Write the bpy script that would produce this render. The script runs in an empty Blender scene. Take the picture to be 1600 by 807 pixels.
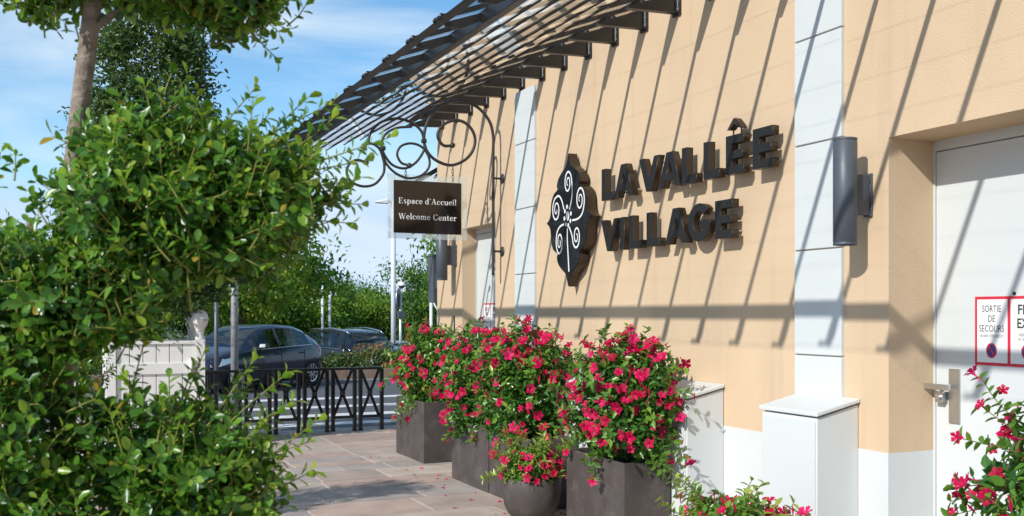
import bpy, bmesh, math, random
import numpy as np
from mathutils import Vector, Matrix
random.seed(11)
RNG = np.random.default_rng(11)
SC = bpy.context.scene
COL = SC.collection
R = math.radians

# ------------------------------------------------------------------ camera
YAW = math.atan(710 / 1555.6)
cam_data = bpy.data.cameras.new('camera')
cam = bpy.data.objects.new('camera', cam_data)
COL.objects.link(cam)
cam.location = (0, 0, 1.68)
cam.rotation_euler = (R(90), 0, -YAW)
cam_data.lens = 35
cam_data.sensor_width = 36
cam_data.shift_y = 86.5 / 1600
cam_data.clip_end = 2000
cam_data.dof.use_dof = True
cam_data.dof.focus_distance = 8.6
cam_data.dof.aperture_fstop = 6.3
SC.camera = cam

# ------------------------------------------------------------------ light
SUN = Vector((-1.0, -0.465, 0.73)).normalized()          # towards the sun
world = bpy.data.worlds.new('World')
SC.world = world
world.use_nodes = True
wn, wl = world.node_tree.nodes, world.node_tree.links
wn.clear()
w_out = wn.new('ShaderNodeOutputWorld')
w_bg = wn.new('ShaderNodeBackground')
w_bg.inputs['Strength'].default_value = 0.15
sky = wn.new('ShaderNodeTexSky')
sky.sky_type = 'NISHITA'
sky.sun_disc = False
sky.sun_elevation = math.asin(SUN.z)
sky.sun_rotation = math.atan2(SUN.x, SUN.y)
sky.air_density = 1.0
sky.dust_density = 0.15
sky.ozone_density = 2.6
tc = wn.new('ShaderNodeTexCoord')
mp = wn.new('ShaderNodeMapping')
mp.inputs['Scale'].default_value = (1.6, 2.2, 6.5)
mp.inputs['Rotation'].default_value = (R(8), R(-14), R(20))
nz = wn.new('ShaderNodeTexNoise')
nz.inputs['Scale'].default_value = 1.9
nz.inputs['Detail'].default_value = 8
nz.inputs['Roughness'].default_value = 0.56
nz.inputs['Distortion'].default_value = 0.35
cr = wn.new('ShaderNodeValToRGB')
cr.color_ramp.elements[0].position = 0.43
cr.color_ramp.elements[0].color = (0, 0, 0, 1)
cr.color_ramp.elements[1].position = 0.74
cr.color_ramp.elements[1].color = (0.8, 0.8, 0.8, 1)
mx = wn.new('ShaderNodeMix')
mx.data_type = 'RGBA'
mx.inputs['B'].default_value = (5.0, 5.6, 6.0, 1)
wl.new(tc.outputs['Generated'], mp.inputs['Vector'])
wl.new(mp.outputs['Vector'], nz.inputs['Vector'])
wl.new(nz.outputs['Fac'], cr.inputs['Fac'])
wl.new(cr.outputs['Color'], mx.inputs['Factor'])
hs = wn.new('ShaderNodeHueSaturation')
hs.inputs['Saturation'].default_value = 1.18
hs.inputs['Hue'].default_value = 0.494
wl.new(sky.outputs['Color'], hs.inputs['Color'])
lim = wn.new('ShaderNodeVectorMath')
lim.operation = 'MINIMUM'
lim.inputs[1].default_value = (3.5, 4.5, 5.9)      # cap on sky brightness, keeps the horizon from burning out
wl.new(hs.outputs['Color'], lim.inputs[0])
wl.new(lim.outputs['Vector'], mx.inputs['A'])
wl.new(mx.outputs['Result'], w_bg.inputs['Color'])
wl.new(w_bg.outputs['Background'], w_out.inputs['Surface'])
sun_data = bpy.data.lights.new('sun', 'SUN')
sun_data.energy = 4.1
sun_data.angle = R(0.7)
sun_data.color = (1.0, 0.965, 0.91)
sun = bpy.data.objects.new('sun', sun_data)
COL.objects.link(sun)
sun.rotation_euler = SUN.to_track_quat('Z', 'Y').to_euler()
SC.view_settings.view_transform = 'Standard'
SC.view_settings.look = 'None'
SC.view_settings.exposure = 0.25
SC.view_settings.gamma = 1.0

# ------------------------------------------------------------------ materials
def _noise(nt, scale, detail=4, rough=0.55, stretch=None, coord='Object'):
    n, l = nt.nodes, nt.links
    t = n.new('ShaderNodeTexCoord')
    z = n.new('ShaderNodeTexNoise')
    z.inputs['Scale'].default_value = scale
    z.inputs['Detail'].default_value = detail
    z.inputs['Roughness'].default_value = rough
    if stretch:
        m = n.new('ShaderNodeMapping')
        m.inputs['Scale'].default_value = stretch
        l.new(t.outputs[coord], m.inputs['Vector'])
        l.new(m.outputs['Vector'], z.inputs['Vector'])
    else:
        l.new(t.outputs[coord], z.inputs['Vector'])
    return z.outputs['Fac']

def mat(name, col, rough=0.6, metal=0.0, var=0.0, vscale=3.0, bump=0.0, bscale=80.0, bdist=0.01,
        dirt=None, dscale=2.0, coat=0.0, spec=0.5, rvar=0.0, objvar=0.0, stretch=None):
    m = bpy.data.materials.new(name)
    m.use_nodes = True
    nt = m.node_tree
    n, l = nt.nodes, nt.links
    b = n['Principled BSDF']
    b.inputs['Base Color'].default_value = (*col, 1)
    b.inputs['Roughness'].default_value = rough
    b.inputs['Metallic'].default_value = metal
    b.inputs['Specular IOR Level'].default_value = spec
    if coat:
        b.inputs['Coat Weight'].default_value = coat
        b.inputs['Coat Roughness'].default_value = 0.04
    src = None
    if var:
        h = n.new('ShaderNodeHueSaturation')
        h.inputs['Color'].default_value = (*col, 1)
        mr = n.new('ShaderNodeMapRange')
        mr.inputs['To Min'].default_value = 1 - var
        mr.inputs['To Max'].default_value = 1 + var
        mr.inputs['From Min'].default_value = 0.25
        mr.inputs['From Max'].default_value = 0.75
        l.new(_noise(nt, vscale, 5, stretch=stretch), mr.inputs['Value'])
        l.new(mr.outputs['Result'], h.inputs['Value'])
        src = h.outputs['Color']
    if objvar:
        oi = n.new('ShaderNodeObjectInfo')
        h2 = n.new('ShaderNodeHueSaturation')
        if src: l.new(src, h2.inputs['Color'])
        else: h2.inputs['Color'].default_value = (*col, 1)
        m2 = n.new('ShaderNodeMapRange')
        m2.inputs['To Min'].default_value = 1 - objvar
        m2.inputs['To Max'].default_value = 1 + objvar
        l.new(oi.outputs['Random'], m2.inputs['Value'])
        l.new(m2.outputs['Result'], h2.inputs['Value'])
        src = h2.outputs['Color']
    if dirt:
        rp = n.new('ShaderNodeValToRGB')
        rp.color_ramp.elements[0].position = 0.52
        rp.color_ramp.elements[0].color = (0, 0, 0, 1)
        rp.color_ramp.elements[1].position = 0.8
        rp.color_ramp.elements[1].color = (dirt[3],) * 3 + (1,)
        l.new(_noise(nt, dscale, 8, 0.65), rp.inputs['Fac'])
        mm = n.new('ShaderNodeMix')
        mm.data_type = 'RGBA'
        l.new(rp.outputs['Color'], mm.inputs['Factor'])
        if src: l.new(src, mm.inputs['A'])
        else: mm.inputs['A'].default_value = (*col, 1)
        mm.inputs['B'].default_value = (*dirt[:3], 1)
        src = mm.outputs['Result']
    if src: l.new(src, b.inputs['Base Color'])
    if rvar:
        m3 = n.new('ShaderNodeMapRange')
        m3.inputs['To Min'].default_value = max(0.02, rough - rvar)
        m3.inputs['To Max'].default_value = min(1, rough + rvar)
        l.new(_noise(nt, vscale * 2.3, 5), m3.inputs['Value'])
        l.new(m3.outputs['Result'], b.inputs['Roughness'])
    if bump:
        bp = n.new('ShaderNodeBump')
        bp.inputs['Strength'].default_value = bump
        bp.inputs['Distance'].default_value = bdist
        l.new(_noise(nt, bscale, 3), bp.inputs['Height'])
        l.new(bp.outputs['Normal'], b.inputs['Normal'])
    return m

def leaf_mat(name, stops, rough=0.35, trans=0.3, spec=0.5):
    """colour from the per-leaf 'tone' attribute, a little light let through"""
    m = bpy.data.materials.new(name)
    m.use_nodes = True
    nt = m.node_tree
    n, l = nt.nodes, nt.links
    b = n['Principled BSDF']
    a = n.new('ShaderNodeAttribute')
    a.attribute_name = 'tone'
    rp = n.new('ShaderNodeValToRGB')
    e = rp.color_ramp.elements
    while len(e) < len(stops): e.new(0.5)
    for k, (p, c) in enumerate(stops):
        e[k].position = p
        e[k].color = (*c, 1)
    l.new(a.outputs['Fac'], rp.inputs['Fac'])
    l.new(rp.outputs['Color'], b.inputs['Base Color'])
    b.inputs['Roughness'].default_value = rough
    b.inputs['Specular IOR Level'].default_value = spec
    t = n.new('ShaderNodeBsdfTranslucent')
    hs = n.new('ShaderNodeHueSaturation')
    hs.inputs['Hue'].default_value = 0.485
    hs.inputs['Value'].default_value = 1.7
    l.new(rp.outputs['Color'], hs.inputs['Color'])
    l.new(hs.outputs['Color'], t.inputs['Color'])
    ms = n.new('ShaderNodeMixShader')
    ms.inputs['Fac'].default_value = trans
    l.new(b.outputs['BSDF'], ms.inputs[1])
    l.new(t.outputs['BSDF'], ms.inputs[2])
    l.new(ms.outputs['Shader'], n['Material Output'].inputs['Surface'])
    return m

def pane_mat(name, f0, tint=(0.93, 0.97, 0.96), haze=0.0, power=5.0, rough=0.0):
    """thin flat pane: clear transmission plus mirror reflection that grows towards grazing view"""
    m = bpy.data.materials.new(name)
    m.use_nodes = True
    nt = m.node_tree
    n, l = nt.nodes, nt.links
    n.remove(n['Principled BSDF'])
    lw = n.new('ShaderNodeLayerWeight')
    lw.inputs['Blend'].default_value = 0.5
    pw = n.new('ShaderNodeMath'); pw.operation = 'POWER'; pw.inputs[1].default_value = power
    ma = n.new('ShaderNodeMath'); ma.operation = 'MULTIPLY_ADD'
    ma.inputs[1].default_value = 1 - f0
    ma.inputs[2].default_value = f0
    l.new(lw.outputs['Facing'], pw.inputs[0])
    l.new(pw.outputs[0], ma.inputs[0])
    tr = n.new('ShaderNodeBsdfTransparent')
    tr.inputs['Color'].default_value = (*tint, 1)
    gl = n.new('ShaderNodeBsdfGlossy')
    gl.inputs['Roughness'].default_value = rough
    gl.inputs['Color'].default_value = (0.95, 0.95, 0.95, 1)
    base = tr.outputs['BSDF']
    if haze:
        df = n.new('ShaderNodeBsdfDiffuse')
        df.inputs['Color'].default_value = (0.8, 0.82, 0.82, 1)
        mh = n.new('ShaderNodeMixShader')
        mh.inputs['Fac'].default_value = haze
        l.new(base, mh.inputs[1]); l.new(df.outputs['BSDF'], mh.inputs[2])
        base = mh.outputs['Shader']
    ms = n.new('ShaderNodeMixShader')
    l.new(ma.outputs[0], ms.inputs['Fac'])
    l.new(base, ms.inputs[1])
    l.new(gl.outputs['BSDF'], ms.inputs[2])
    l.new(ms.outputs['Shader'], n['Material Output'].inputs['Surface'])
    return m

M = {}
M['stucco'] = mat('beige_stucco', (0.610, 0.452, 0.300), 0.9, var=0.05, vscale=1.3, bump=0.55, bscale=95, bdist=0.006,
                  dirt=(0.52, 0.385, 0.265, 0.5), dscale=1.1, spec=0.2)
def streaks(m, amount, col):
    nt = m.node_tree; n, l = nt.nodes, nt.links
    b = n['Principled BSDF']
    src = b.inputs['Base Color'].links[0].from_socket
    rp = n.new('ShaderNodeValToRGB')
    rp.color_ramp.elements[0].position = 0.55; rp.color_ramp.elements[0].color = (0, 0, 0, 1)
    rp.color_ramp.elements[1].position = 0.85; rp.color_ramp.elements[1].color = (amount,) * 3 + (1,)
    l.new(_noise(nt, 5.0, 6, 0.6, stretch=(1, 1.6, .09)), rp.inputs['Fac'])
    mm = n.new('ShaderNodeMix'); mm.data_type = 'RGBA'
    l.new(rp.outputs['Color'], mm.inputs['Factor']); l.new(src, mm.inputs['A']); mm.inputs['B'].default_value = (*col, 1)
    l.new(mm.outputs['Result'], b.inputs['Base Color'])
streaks(M['stucco'], .6, (.47, .34, .23))
M['white_stucco'] = mat('white_stucco', (0.590, 0.612, 0.608), 0.85, var=0.02, vscale=2, bump=0.35, bscale=95, bdist=0.005, spec=0.2,
                        dirt=(0.55, 0.54, 0.51, 0.35), dscale=2.5)
M['white_panel'] = mat('white_panel', (0.585, 0.61, 0.607), 0.6, var=0.03, vscale=2.5, bump=0.08, bscale=40, spec=0.3,
                       dirt=(0.55, 0.55, 0.53, 0.35), dscale=3)
M['white_metal'] = mat('white_painted_metal', (0.600, 0.625, 0.622), 0.42, var=0.02, vscale=2, spec=0.4, dirt=(0.53, 0.52, 0.50, 0.3), dscale=4)
M['white_wood'] = mat('white_painted_wood', (0.72, 0.70, 0.66), 0.5, var=0.04, vscale=6, bump=0.1, bscale=60, stretch=(1, 1, .15))
M['black_steel'] = mat('black_steel', (0.011, 0.011, 0.012), 0.36, metal=0.0, var=0.2, vscale=9, rvar=0.12, spec=0.5)
M['brown_steel'] = mat('bronze_black_steel', (0.022, 0.018, 0.015), 0.42, var=0.25, vscale=7, rvar=0.12, spec=0.5)
M['iron'] = mat('wrought_iron', (0.032, 0.029, 0.027), 0.5, var=0.25, vscale=20, bump=0.15, bscale=70, spec=0.45)
M['fence_paint'] = mat('gloss_black_paint', (0.012, 0.012, 0.014), 0.22, var=0.2, vscale=8, spec=0.5)
M['bronze'] = mat('dark_bronze', (0.060, 0.043, 0.030), 0.34, metal=0.55, var=0.15, vscale=6, rvar=0.1)
M['sign_black'] = mat('sign_black', (0.012, 0.013, 0.016), 0.16, spec=0.5, coat=0.3)
M['letter_face'] = mat('letter_face', (0.016, 0.0145, 0.0135), 0.42, var=0.2, vscale=9, rvar=.1, spec=0.35)
M['sign_brown'] = mat('sign_dark_brown', (0.012, 0.008, 0.006), 0.1, spec=0.6)
M['print_white'] = mat('print_white', (0.8, 0.8, 0.79), 0.5)
M['print_red'] = mat('print_red', (0.62, 0.02, 0.05), 0.4)
M['print_blue'] = mat('print_blue', (0.02, 0.04, 0.2), 0.4)
M['print_dark'] = mat('print_dark', (0.03, 0.03, 0.035), 0.5)
M['lamp_grey'] = mat('anthracite_paint', (0.070, 0.082, 0.102), 0.45, var=0.06, vscale=4, bump=0.1, bscale=400, bdist=.002)
M['steel'] = mat('brushed_steel', (0.55, 0.55, 0.54), 0.3, metal=0.9, var=0.1, vscale=8, rvar=0.1)
M['galv'] = mat('galvanised_steel', (0.50, 0.51, 0.52), 0.45, metal=0.6, var=0.1, vscale=5)
M['pale_pole'] = mat('pale_painted_pole', (0.62, 0.64, 0.66), 0.45, var=0.05)
M['grey_pole'] = mat('grey_painted_pole', (0.09, 0.10, 0.115), 0.4, var=0.1)
M['planter'] = mat('dark_brown_planter', (0.070, 0.057, 0.053), 0.55, var=0.3, vscale=5, bump=0.12, bscale=45,
                   dirt=(0.17, 0.15, 0.135, 0.5), dscale=7, rvar=0.12, spec=0.4)
M['soil'] = mat('soil', (0.03, 0.02, 0.014), 0.95, var=0.3, vscale=20, bump=0.6, bscale=50)
M['mortar'] = mat('pale_mortar', (0.46, 0.43, 0.38), 0.9, var=0.12, vscale=4, bump=0.4, bscale=60)
M['kerb'] = mat('kerb_stone', (0.40, 0.36, 0.31), 0.85, var=0.1, vscale=4, bump=0.2, bscale=60)
M['asphalt'] = mat('asphalt', (0.085, 0.088, 0.098), 0.85, var=0.2, vscale=0.8, bump=0.4, bscale=120, dirt=(.14, .135, .125, .5), dscale=1.2)
M['road_paint'] = mat('road_paint', (0.62, 0.62, 0.60), 0.7, var=0.12, vscale=3, dirt=(.2, .2, .2, .6), dscale=4)
M['brick_kerb'] = mat('red_brown_kerb', (0.22, 0.15, 0.11), 0.85, var=0.2, vscale=6, bump=.3, bscale=30)
M['grass'] = mat('rough_grass', (0.06, 0.09, 0.03), 0.95, var=0.3, vscale=0.6, bump=.5, bscale=12)
M['bark'] = mat('tree_bark', (0.20, 0.155, 0.12), 0.85, var=0.6, vscale=13, bump=0.9, bscale=55, stretch=(1, 1, 2.2), dirt=(.36, .31, .25, .8), dscale=16)
M['dark_bark'] = mat('dark_bark', (0.085, 0.06, 0.042), 0.9, var=0.3, vscale=9, bump=0.5, bscale=30)
M['shoot'] = mat('young_shoot', (0.20, 0.21, 0.035), 0.6, var=0.2, vscale=30)
M['glass'] = pane_mat('canopy_glass', 0.06, (0.96, 0.975, 0.97))
M['acrylic'] = pane_mat('clear_acrylic', 0.05, (0.95, 0.97, 0.96), haze=0.22)
M['car_glass'] = pane_mat('car_glass', 0.08, (0.50, 0.55, 0.56))
M['car_blue'] = mat('dark_blue_car_paint', (0.006, 0.010, 0.026), 0.22, metal=0.0, coat=0.4)
M['car_black'] = mat('blue_black_car_paint', (0.004, 0.005, 0.011), 0.22, metal=0.0, coat=0.4)
M['car_silver'] = mat('silver_car_paint', (0.42, 0.45, 0.48), 0.3, metal=0.6, coat=1.0)
M['rubber'] = mat('tyre_rubber', (0.014, 0.014, 0.015), 0.8)
M['trim'] = mat('black_trim', (0.012, 0.012, 0.012), 0.6)
M['seat'] = mat('seat_fabric', (0.03, 0.03, 0.032), 0.9)
M['chrome'] = mat('chrome', (0.75, 0.76, 0.78), 0.12, metal=1.0)
M['head_lamp'] = mat('headlamp_lens', (0.55, 0.58, 0.62), 0.12, metal=0.4, coat=1.0)
M['tail_lamp'] = mat('tail_lamp_lens', (0.35, 0.01, 0.015), 0.15, coat=1.0)
STONES = [mat('flagstone_' + n, c, 0.78, var=0.2, vscale=3.2, bump=0.3, bscale=26, bdist=.006, dirt=d, dscale=4.0, objvar=0.09, rvar=.1) for n, c, d in (
    ('red', (0.385, 0.285, 0.232), (0.43, 0.33, 0.26, .7)),
    ('brown', (0.370, 0.295, 0.245), (0.29, 0.23, 0.19, .7)),
    ('tan', (0.425, 0.350, 0.290), (0.40, 0.29, 0.23, .8)),
    ('grey', (0.345, 0.300, 0.265), (0.39, 0.32, 0.26, .6)))]
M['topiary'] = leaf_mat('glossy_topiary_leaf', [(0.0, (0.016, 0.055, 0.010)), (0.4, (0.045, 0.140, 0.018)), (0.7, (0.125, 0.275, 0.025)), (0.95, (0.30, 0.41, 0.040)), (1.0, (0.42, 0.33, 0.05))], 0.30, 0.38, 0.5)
M['cone_leaf'] = leaf_mat('evergreen_leaf', [(0.0, (0.022, 0.055, 0.014)), (0.55, (0.075, 0.140, 0.024)), (1.0, (0.22, 0.25, 0.05))], 0.4, 0.3)
M['vine_leaf'] = leaf_mat('flowering_plant_leaf', [(0.0, (0.022, 0.078, 0.013)), (0.45, (0.060, 0.185, 0.025)), (0.8, (0.16, 0.30, 0.035)), (1.0, (0.30, 0.36, 0.06))], 0.3, 0.3, 0.55)
M['far_leaf'] = leaf_mat('park_tree_leaf', [(0.0, (0.022, 0.080, 0.014)), (0.4, (0.085, 0.210, 0.022)), (0.75, (0.21, 0.35, 0.030)), (1.0, (0.42, 0.38, 0.04))], 0.6, 0.45)
M['hedge_leaf'] = leaf_mat('shrub_leaf', [(0.0, (0.03, 0.065, 0.02)), (0.6, (0.08, 0.14, 0.03)), (0.85, (0.2, 0.2, 0.06)), (1.0, (0.38, 0.10, 0.05))], 0.5, 0.3)
M['petal'] = leaf_mat('crimson_petal', [(0.0, (0.40, 0.003, 0.036)), (0.5, (0.60, 0.006, 0.085)), (1.0, (0.74, 0.038, 0.19))], 0.5, 0.28, 0.2)
M['vine_stem'] = mat('vine_stem', (0.13, 0.12, 0.03), 0.6, var=.3, vscale=20)

# ------------------------------------------------------------------ mesh helpers
ORG = {}

def finish(me, name, m, parent, smooth=False, bevel=0.0, seg=2):
    if m is not None: me.materials.append(m)
    if smooth:
        me.polygons.foreach_set('use_smooth', np.ones(len(me.polygons), dtype=bool))
    o = bpy.data.objects.new(name, me)
    COL.objects.link(o)
    if parent is not None: o.parent = parent
    ORG[o.name] = ORG.get(parent.name, Vector()) if parent is not None else Vector()
    if bevel:
        b = o.modifiers.new('bevel', 'BEVEL')
        b.width = bevel
        b.segments = seg
        b.limit_method = 'ANGLE'
    return o

class MB:
    def __init__(self): self.v, self.f = [], []
    def add(self, vs, fs):
        k = len(self.v)
        self.v += [tuple(p) for p in vs]
        self.f += [tuple(i + k for i in f) for f in fs]
        return self
    def box(self, x0, x1, y0, y1, z0, z1):
        x0, x1 = min(x0, x1), max(x0, x1); y0, y1 = min(y0, y1), max(y0, y1); z0, z1 = min(z0, z1), max(z0, z1)
        return self.add([(x0, y0, z0), (x1, y0, z0), (x1, y1, z0), (x0, y1, z0), (x0, y0, z1), (x1, y0, z1), (x1, y1, z1), (x0, y1, z1)],
                        [(0, 3, 2, 1), (4, 5, 6, 7), (0, 1, 5, 4), (1, 2, 6, 5), (2, 3, 7, 6), (3, 0, 4, 7)])
    def hexa(self, p):      # 8 points: bottom ring then top ring, counter-clockwise from above
        return self.add(p, [(0, 3, 2, 1), (4, 5, 6, 7), (0, 1, 5, 4), (1, 2, 6, 5), (2, 3, 7, 6), (3, 0, 4, 7)])
    def prism(self, poly, fn0, fn1):   # poly of 2-D points, two maps to 3-D
        n = len(poly)
        a = [fn0(*p) for p in poly]; b = [fn1(*p) for p in poly]
        return self.add(a + b, [tuple(range(n - 1, -1, -1)), tuple(range(n, 2 * n))] + [(i, (i + 1) % n, n + (i + 1) % n, n + i) for i in range(n)])
    def tube(self, pts, r, n=8, cap=True):
        pts = [Vector(p) for p in pts]
        rs = r if isinstance(r, (list, tuple)) else [r] * len(pts)
        up = None
        rings = []
        for i, p in enumerate(pts):
            t = (pts[min(i + 1, len(pts) - 1)] - pts[max(i - 1, 0)]).normalized()
            if up is None:
                up = Vector((0, 0, 1)) if abs(t.z) < 0.9 else Vector((1, 0, 0))
            s = t.cross(up).normalized()
            up = s.cross(t).normalized()
            rings.append([p + (s * math.cos(2 * math.pi * k / n) + up * math.sin(2 * math.pi * k / n)) * rs[i] for k in range(n)])
        vs = [q for ring in rings for q in ring]
        fs = []
        for i in range(len(pts) - 1):
            for k in range(n):
                a, b = i * n + k, i * n + (k + 1) % n
                fs.append((a, b, b + n, a + n))
        if cap:
            fs.append(tuple(range(n - 1, -1, -1)))
            fs.append(tuple(range((len(pts) - 1) * n, len(pts) * n)))
        return self.add(vs, fs)
    def lathe(self, prof, c, n=24, axis='z', arc=(0, 2 * math.pi)):
        full = abs(arc[1] - arc[0] - 2 * math.pi) < 1e-6
        m = n if full else n + 1
        vs, fs = [], []
        for (r, h) in prof:
            for k in range(m):
                a = arc[0] + (arc[1] - arc[0]) * k / n
                p = (r * math.cos(a), r * math.sin(a), h)
                if axis == 'x': p = (p[2], p[0], p[1])
                if axis == 'y': p = (p[0], p[2], p[1])
                vs.append((p[0] + c[0], p[1] + c[1], p[2] + c[2]))
        for i in range(len(prof) - 1):
            for k in range(n):
                a, b = i * m + k, i * m + (k + 1) % m
                fs.append((a, b, b + m, a + m))
        return self.add(vs, fs)
    def sphere(self, c, r, n=12, sz=1.0):
        h = n // 2
        return self.lathe([(max(1e-4, r * math.sin(math.pi * i / h)), -r * sz * math.cos(math.pi * i / h)) for i in range(h + 1)], c, n)
    def build(self, name, m, parent=None, smooth=False, bevel=0.0, seg=2, fix=True):
        o0 = ORG.get(parent.name, Vector()) if parent is not None else Vector()
        me = bpy.data.meshes.new(name)
        me.from_pydata([(x - o0.x, y - o0.y, z - o0.z) for x, y, z in self.v], [], self.f)
        if fix:
            bm = bmesh.new(); bm.from_mesh(me)
            bmesh.ops.recalc_face_normals(bm, faces=bm.faces)
            bm.to_mesh(me); bm.free()
        return finish(me, name, m, parent, smooth, bevel, seg)

def box(name, x0, x1, y0, y1, z0, z1, m, parent=None, bevel=0.0):
    return MB().box(x0, x1, y0, y1, z0, z1).build(name, m, parent, bevel=bevel)

def thing(name, loc, label, cat, group=None):
    o = bpy.data.objects.new(name, None)
    o.empty_display_size = 0.2
    COL.objects.link(o)
    o.location = loc
    ORG[o.name] = Vector(loc)
    return tag(o, label, cat, group)

def tag(o, label, cat=None, group=None):
    o['label'] = label
    if cat: o['category'] = cat
    if group: o['group'] = group
    return o

def structure(o): o['kind'] = 'structure'; return o
def stuff(o): o['kind'] = 'stuff'; return o

def copy_tree(o, parent=None):
    c = o.copy(); COL.objects.link(c); c.parent = parent
    ORG[c.name] = ORG.get(o.name, Vector())
    for ch in list(o.children): copy_tree(ch, c)
    return c

def shared(o, parent, loc=None):
    """another object with the same mesh, moved by loc (relative to the first)"""
    c = o.copy(); COL.objects.link(c); c.parent = parent
    if loc is not None: c.location = Vector(o.location) + Vector(loc)
    return c

def bez(pts, per=8):
    """smooth curve through points (Catmull-Rom)"""
    P = [Vector(p) for p in pts]
    P = [P[0] * 2 - P[1]] + P + [P[-1] * 2 - P[-2]]
    out = []
    for i in range(1, len(P) - 2):
        a, b, c, d = P[i - 1:i + 3]
        for k in range(per):
            t = k / per
            out.append(0.5 * ((2 * b) + (c - a) * t + (2 * a - 5 * b + 4 * c - d) * t * t + (3 * b - a - 3 * c + d) * t ** 3))
    out.append(P[-2])
    return out

# ---- leaves
LEAF_OB = (np.array([(0, 0, 0), (.5, 0, -.03), (1, 0, -.10), (.25, .30, .05), (.62, .52, .07), (.90, .30, -.02), (.25, -.30, .05), (.62, -.52, .07), (.90, -.30, -.02)], float),
           [(0, 1, 4, 3), (1, 2, 5, 4), (0, 6, 7, 1), (1, 7, 8, 2)])
LEAF_OV = (np.array([(0, 0, 0), (.45, 0, -.04), (1, 0, -.16), (.15, .30, .05), (.42, .52, .08), (.78, .28, .0), (.15, -.30, .05), (.42, -.52, .08), (.78, -.28, .0)], float),
           [(0, 1, 4, 3), (1, 2, 5, 4), (0, 6, 7, 1), (1, 7, 8, 2)])
LEAF_Q = (np.array([(0, 0, 0), (.5, .5, .08), (1, 0, -.1), (.5, -.5, .08)], float), [(0, 3, 2, 1)])

def unit(a): return a / np.maximum(np.linalg.norm(a, axis=-1, keepdims=True), 1e-9)

def frames(A, N):
    A = unit(A)
    S = unit(np.cross(N, A))
    return A, S, np.cross(A, S)

def quick_mesh(name, V, F, tone=None):
    V = np.ascontiguousarray(V, dtype=np.float32); F = np.ascontiguousarray(F, dtype=np.int32)
    me = bpy.data.meshes.new(name)
    me.vertices.add(len(V)); me.vertices.foreach_set('co', V.ravel())
    k = F.shape[1]
    me.loops.add(F.size); me.loops.foreach_set('vertex_index', F.ravel())
    me.polygons.add(len(F))
    me.polygons.foreach_set('loop_start', np.arange(0, F.size, k, dtype=np.int32))
    me.polygons.foreach_set('loop_total', np.full(len(F), k, dtype=np.int32))
    if tone is not None:
        at = me.attributes.new('tone', 'FLOAT', 'POINT')
        at.data.foreach_set('value', np.ascontiguousarray(tone, dtype=np.float32))
    me.update(calc_edges=True)
    return me

def leaves_mesh(name, P, A, N, L, W, tone, tpl, origin=(0, 0, 0)):
    tv, tf = tpl
    A, S, N = frames(A, N)
    n, k = len(P), len(tv)
    V = (P - np.array(origin))[:, None, :] + (L[:, None] * tv[None, :, 0])[..., None] * A[:, None, :] \
        + (W[:, None] * tv[None, :, 1])[..., None] * S[:, None, :] + (L[:, None] * tv[None, :, 2])[..., None] * N[:, None, :]
    F = (np.array(tf)[None] + (np.arange(n) * k)[:, None, None]).reshape(-1, len(tf[0]))
    return quick_mesh(name, V.reshape(-1, 3), F, np.repeat(tone, k))

def visible_first(P, count, size=0.04):
    """indices of the leaves that show largest from where the photograph was taken"""
    f = 1555.6; s, c = math.sin(YAW), math.cos(YAW)
    d = P[:, 0] * s + P[:, 1] * c
    u = 800 + f * (P[:, 0] * c - P[:, 1] * s) / d
    v = 490 - f * (P[:, 2] - 1.68) / d
    ok = (d > .3) & (u > 0) & (u < 1600) & (v > 0) & (v < 807)
    cell = max(6.0, f * size / max(np.median(d), .1) * .8)
    best = {}
    for i in np.argsort(d):
        if not ok[i]: continue
        best.setdefault((int(u[i] / cell), int(v[i] / cell)), i)
    ids = sorted(best.values(), key=lambda i: d[i])
    return np.array(ids[:count], dtype=int)

def foliage(parent, P, A, N, L, W, tone, tpl, m, singles=0, name='foliage', leaf='leaf', smooth=True):
    """one thing's leaves: the ones that show largest as leaf objects, the rest as one mass"""
    o0 = np.array(ORG.get(parent.name, Vector())) if parent is not None else np.zeros(3)
    pick = visible_first(P, singles, float(np.median(L))) if singles else np.array([], dtype=int)
    rest = np.ones(len(P), bool); rest[pick] = False
    o = finish(leaves_mesh(name, P[rest], A[rest], N[rest], L[rest], W[rest], tone[rest], tpl, o0), name, m, parent, smooth)
    stuff(o)
    if len(pick):
        tv, tf = tpl
        vars_ = []
        for k in range(8):
            me = quick_mesh(leaf, tv, np.array(tf), np.full(len(tv), (k + .5) / 8))
            me.materials.append(m)
            me.polygons.foreach_set('use_smooth', np.ones(len(me.polygons), dtype=bool))
            vars_.append(me)
        a, s, nn = frames(A[pick], N[pick])
        for j, i in enumerate(pick):
            q = bpy.data.objects.new(leaf, vars_[min(7, int(tone[i] * 8))])
            COL.objects.link(q); q.parent = parent
            p = P[i] - o0
            q.matrix_local = Matrix(((a[j, 0] * L[i], s[j, 0] * W[i], nn[j, 0] * L[i], p[0]), (a[j, 1] * L[i], s[j, 1] * W[i], nn[j, 1] * L[i], p[1]),
                                     (a[j, 2] * L[i], s[j, 2] * W[i], nn[j, 2] * L[i], p[2]), (0, 0, 0, 1)))
    return o
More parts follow.
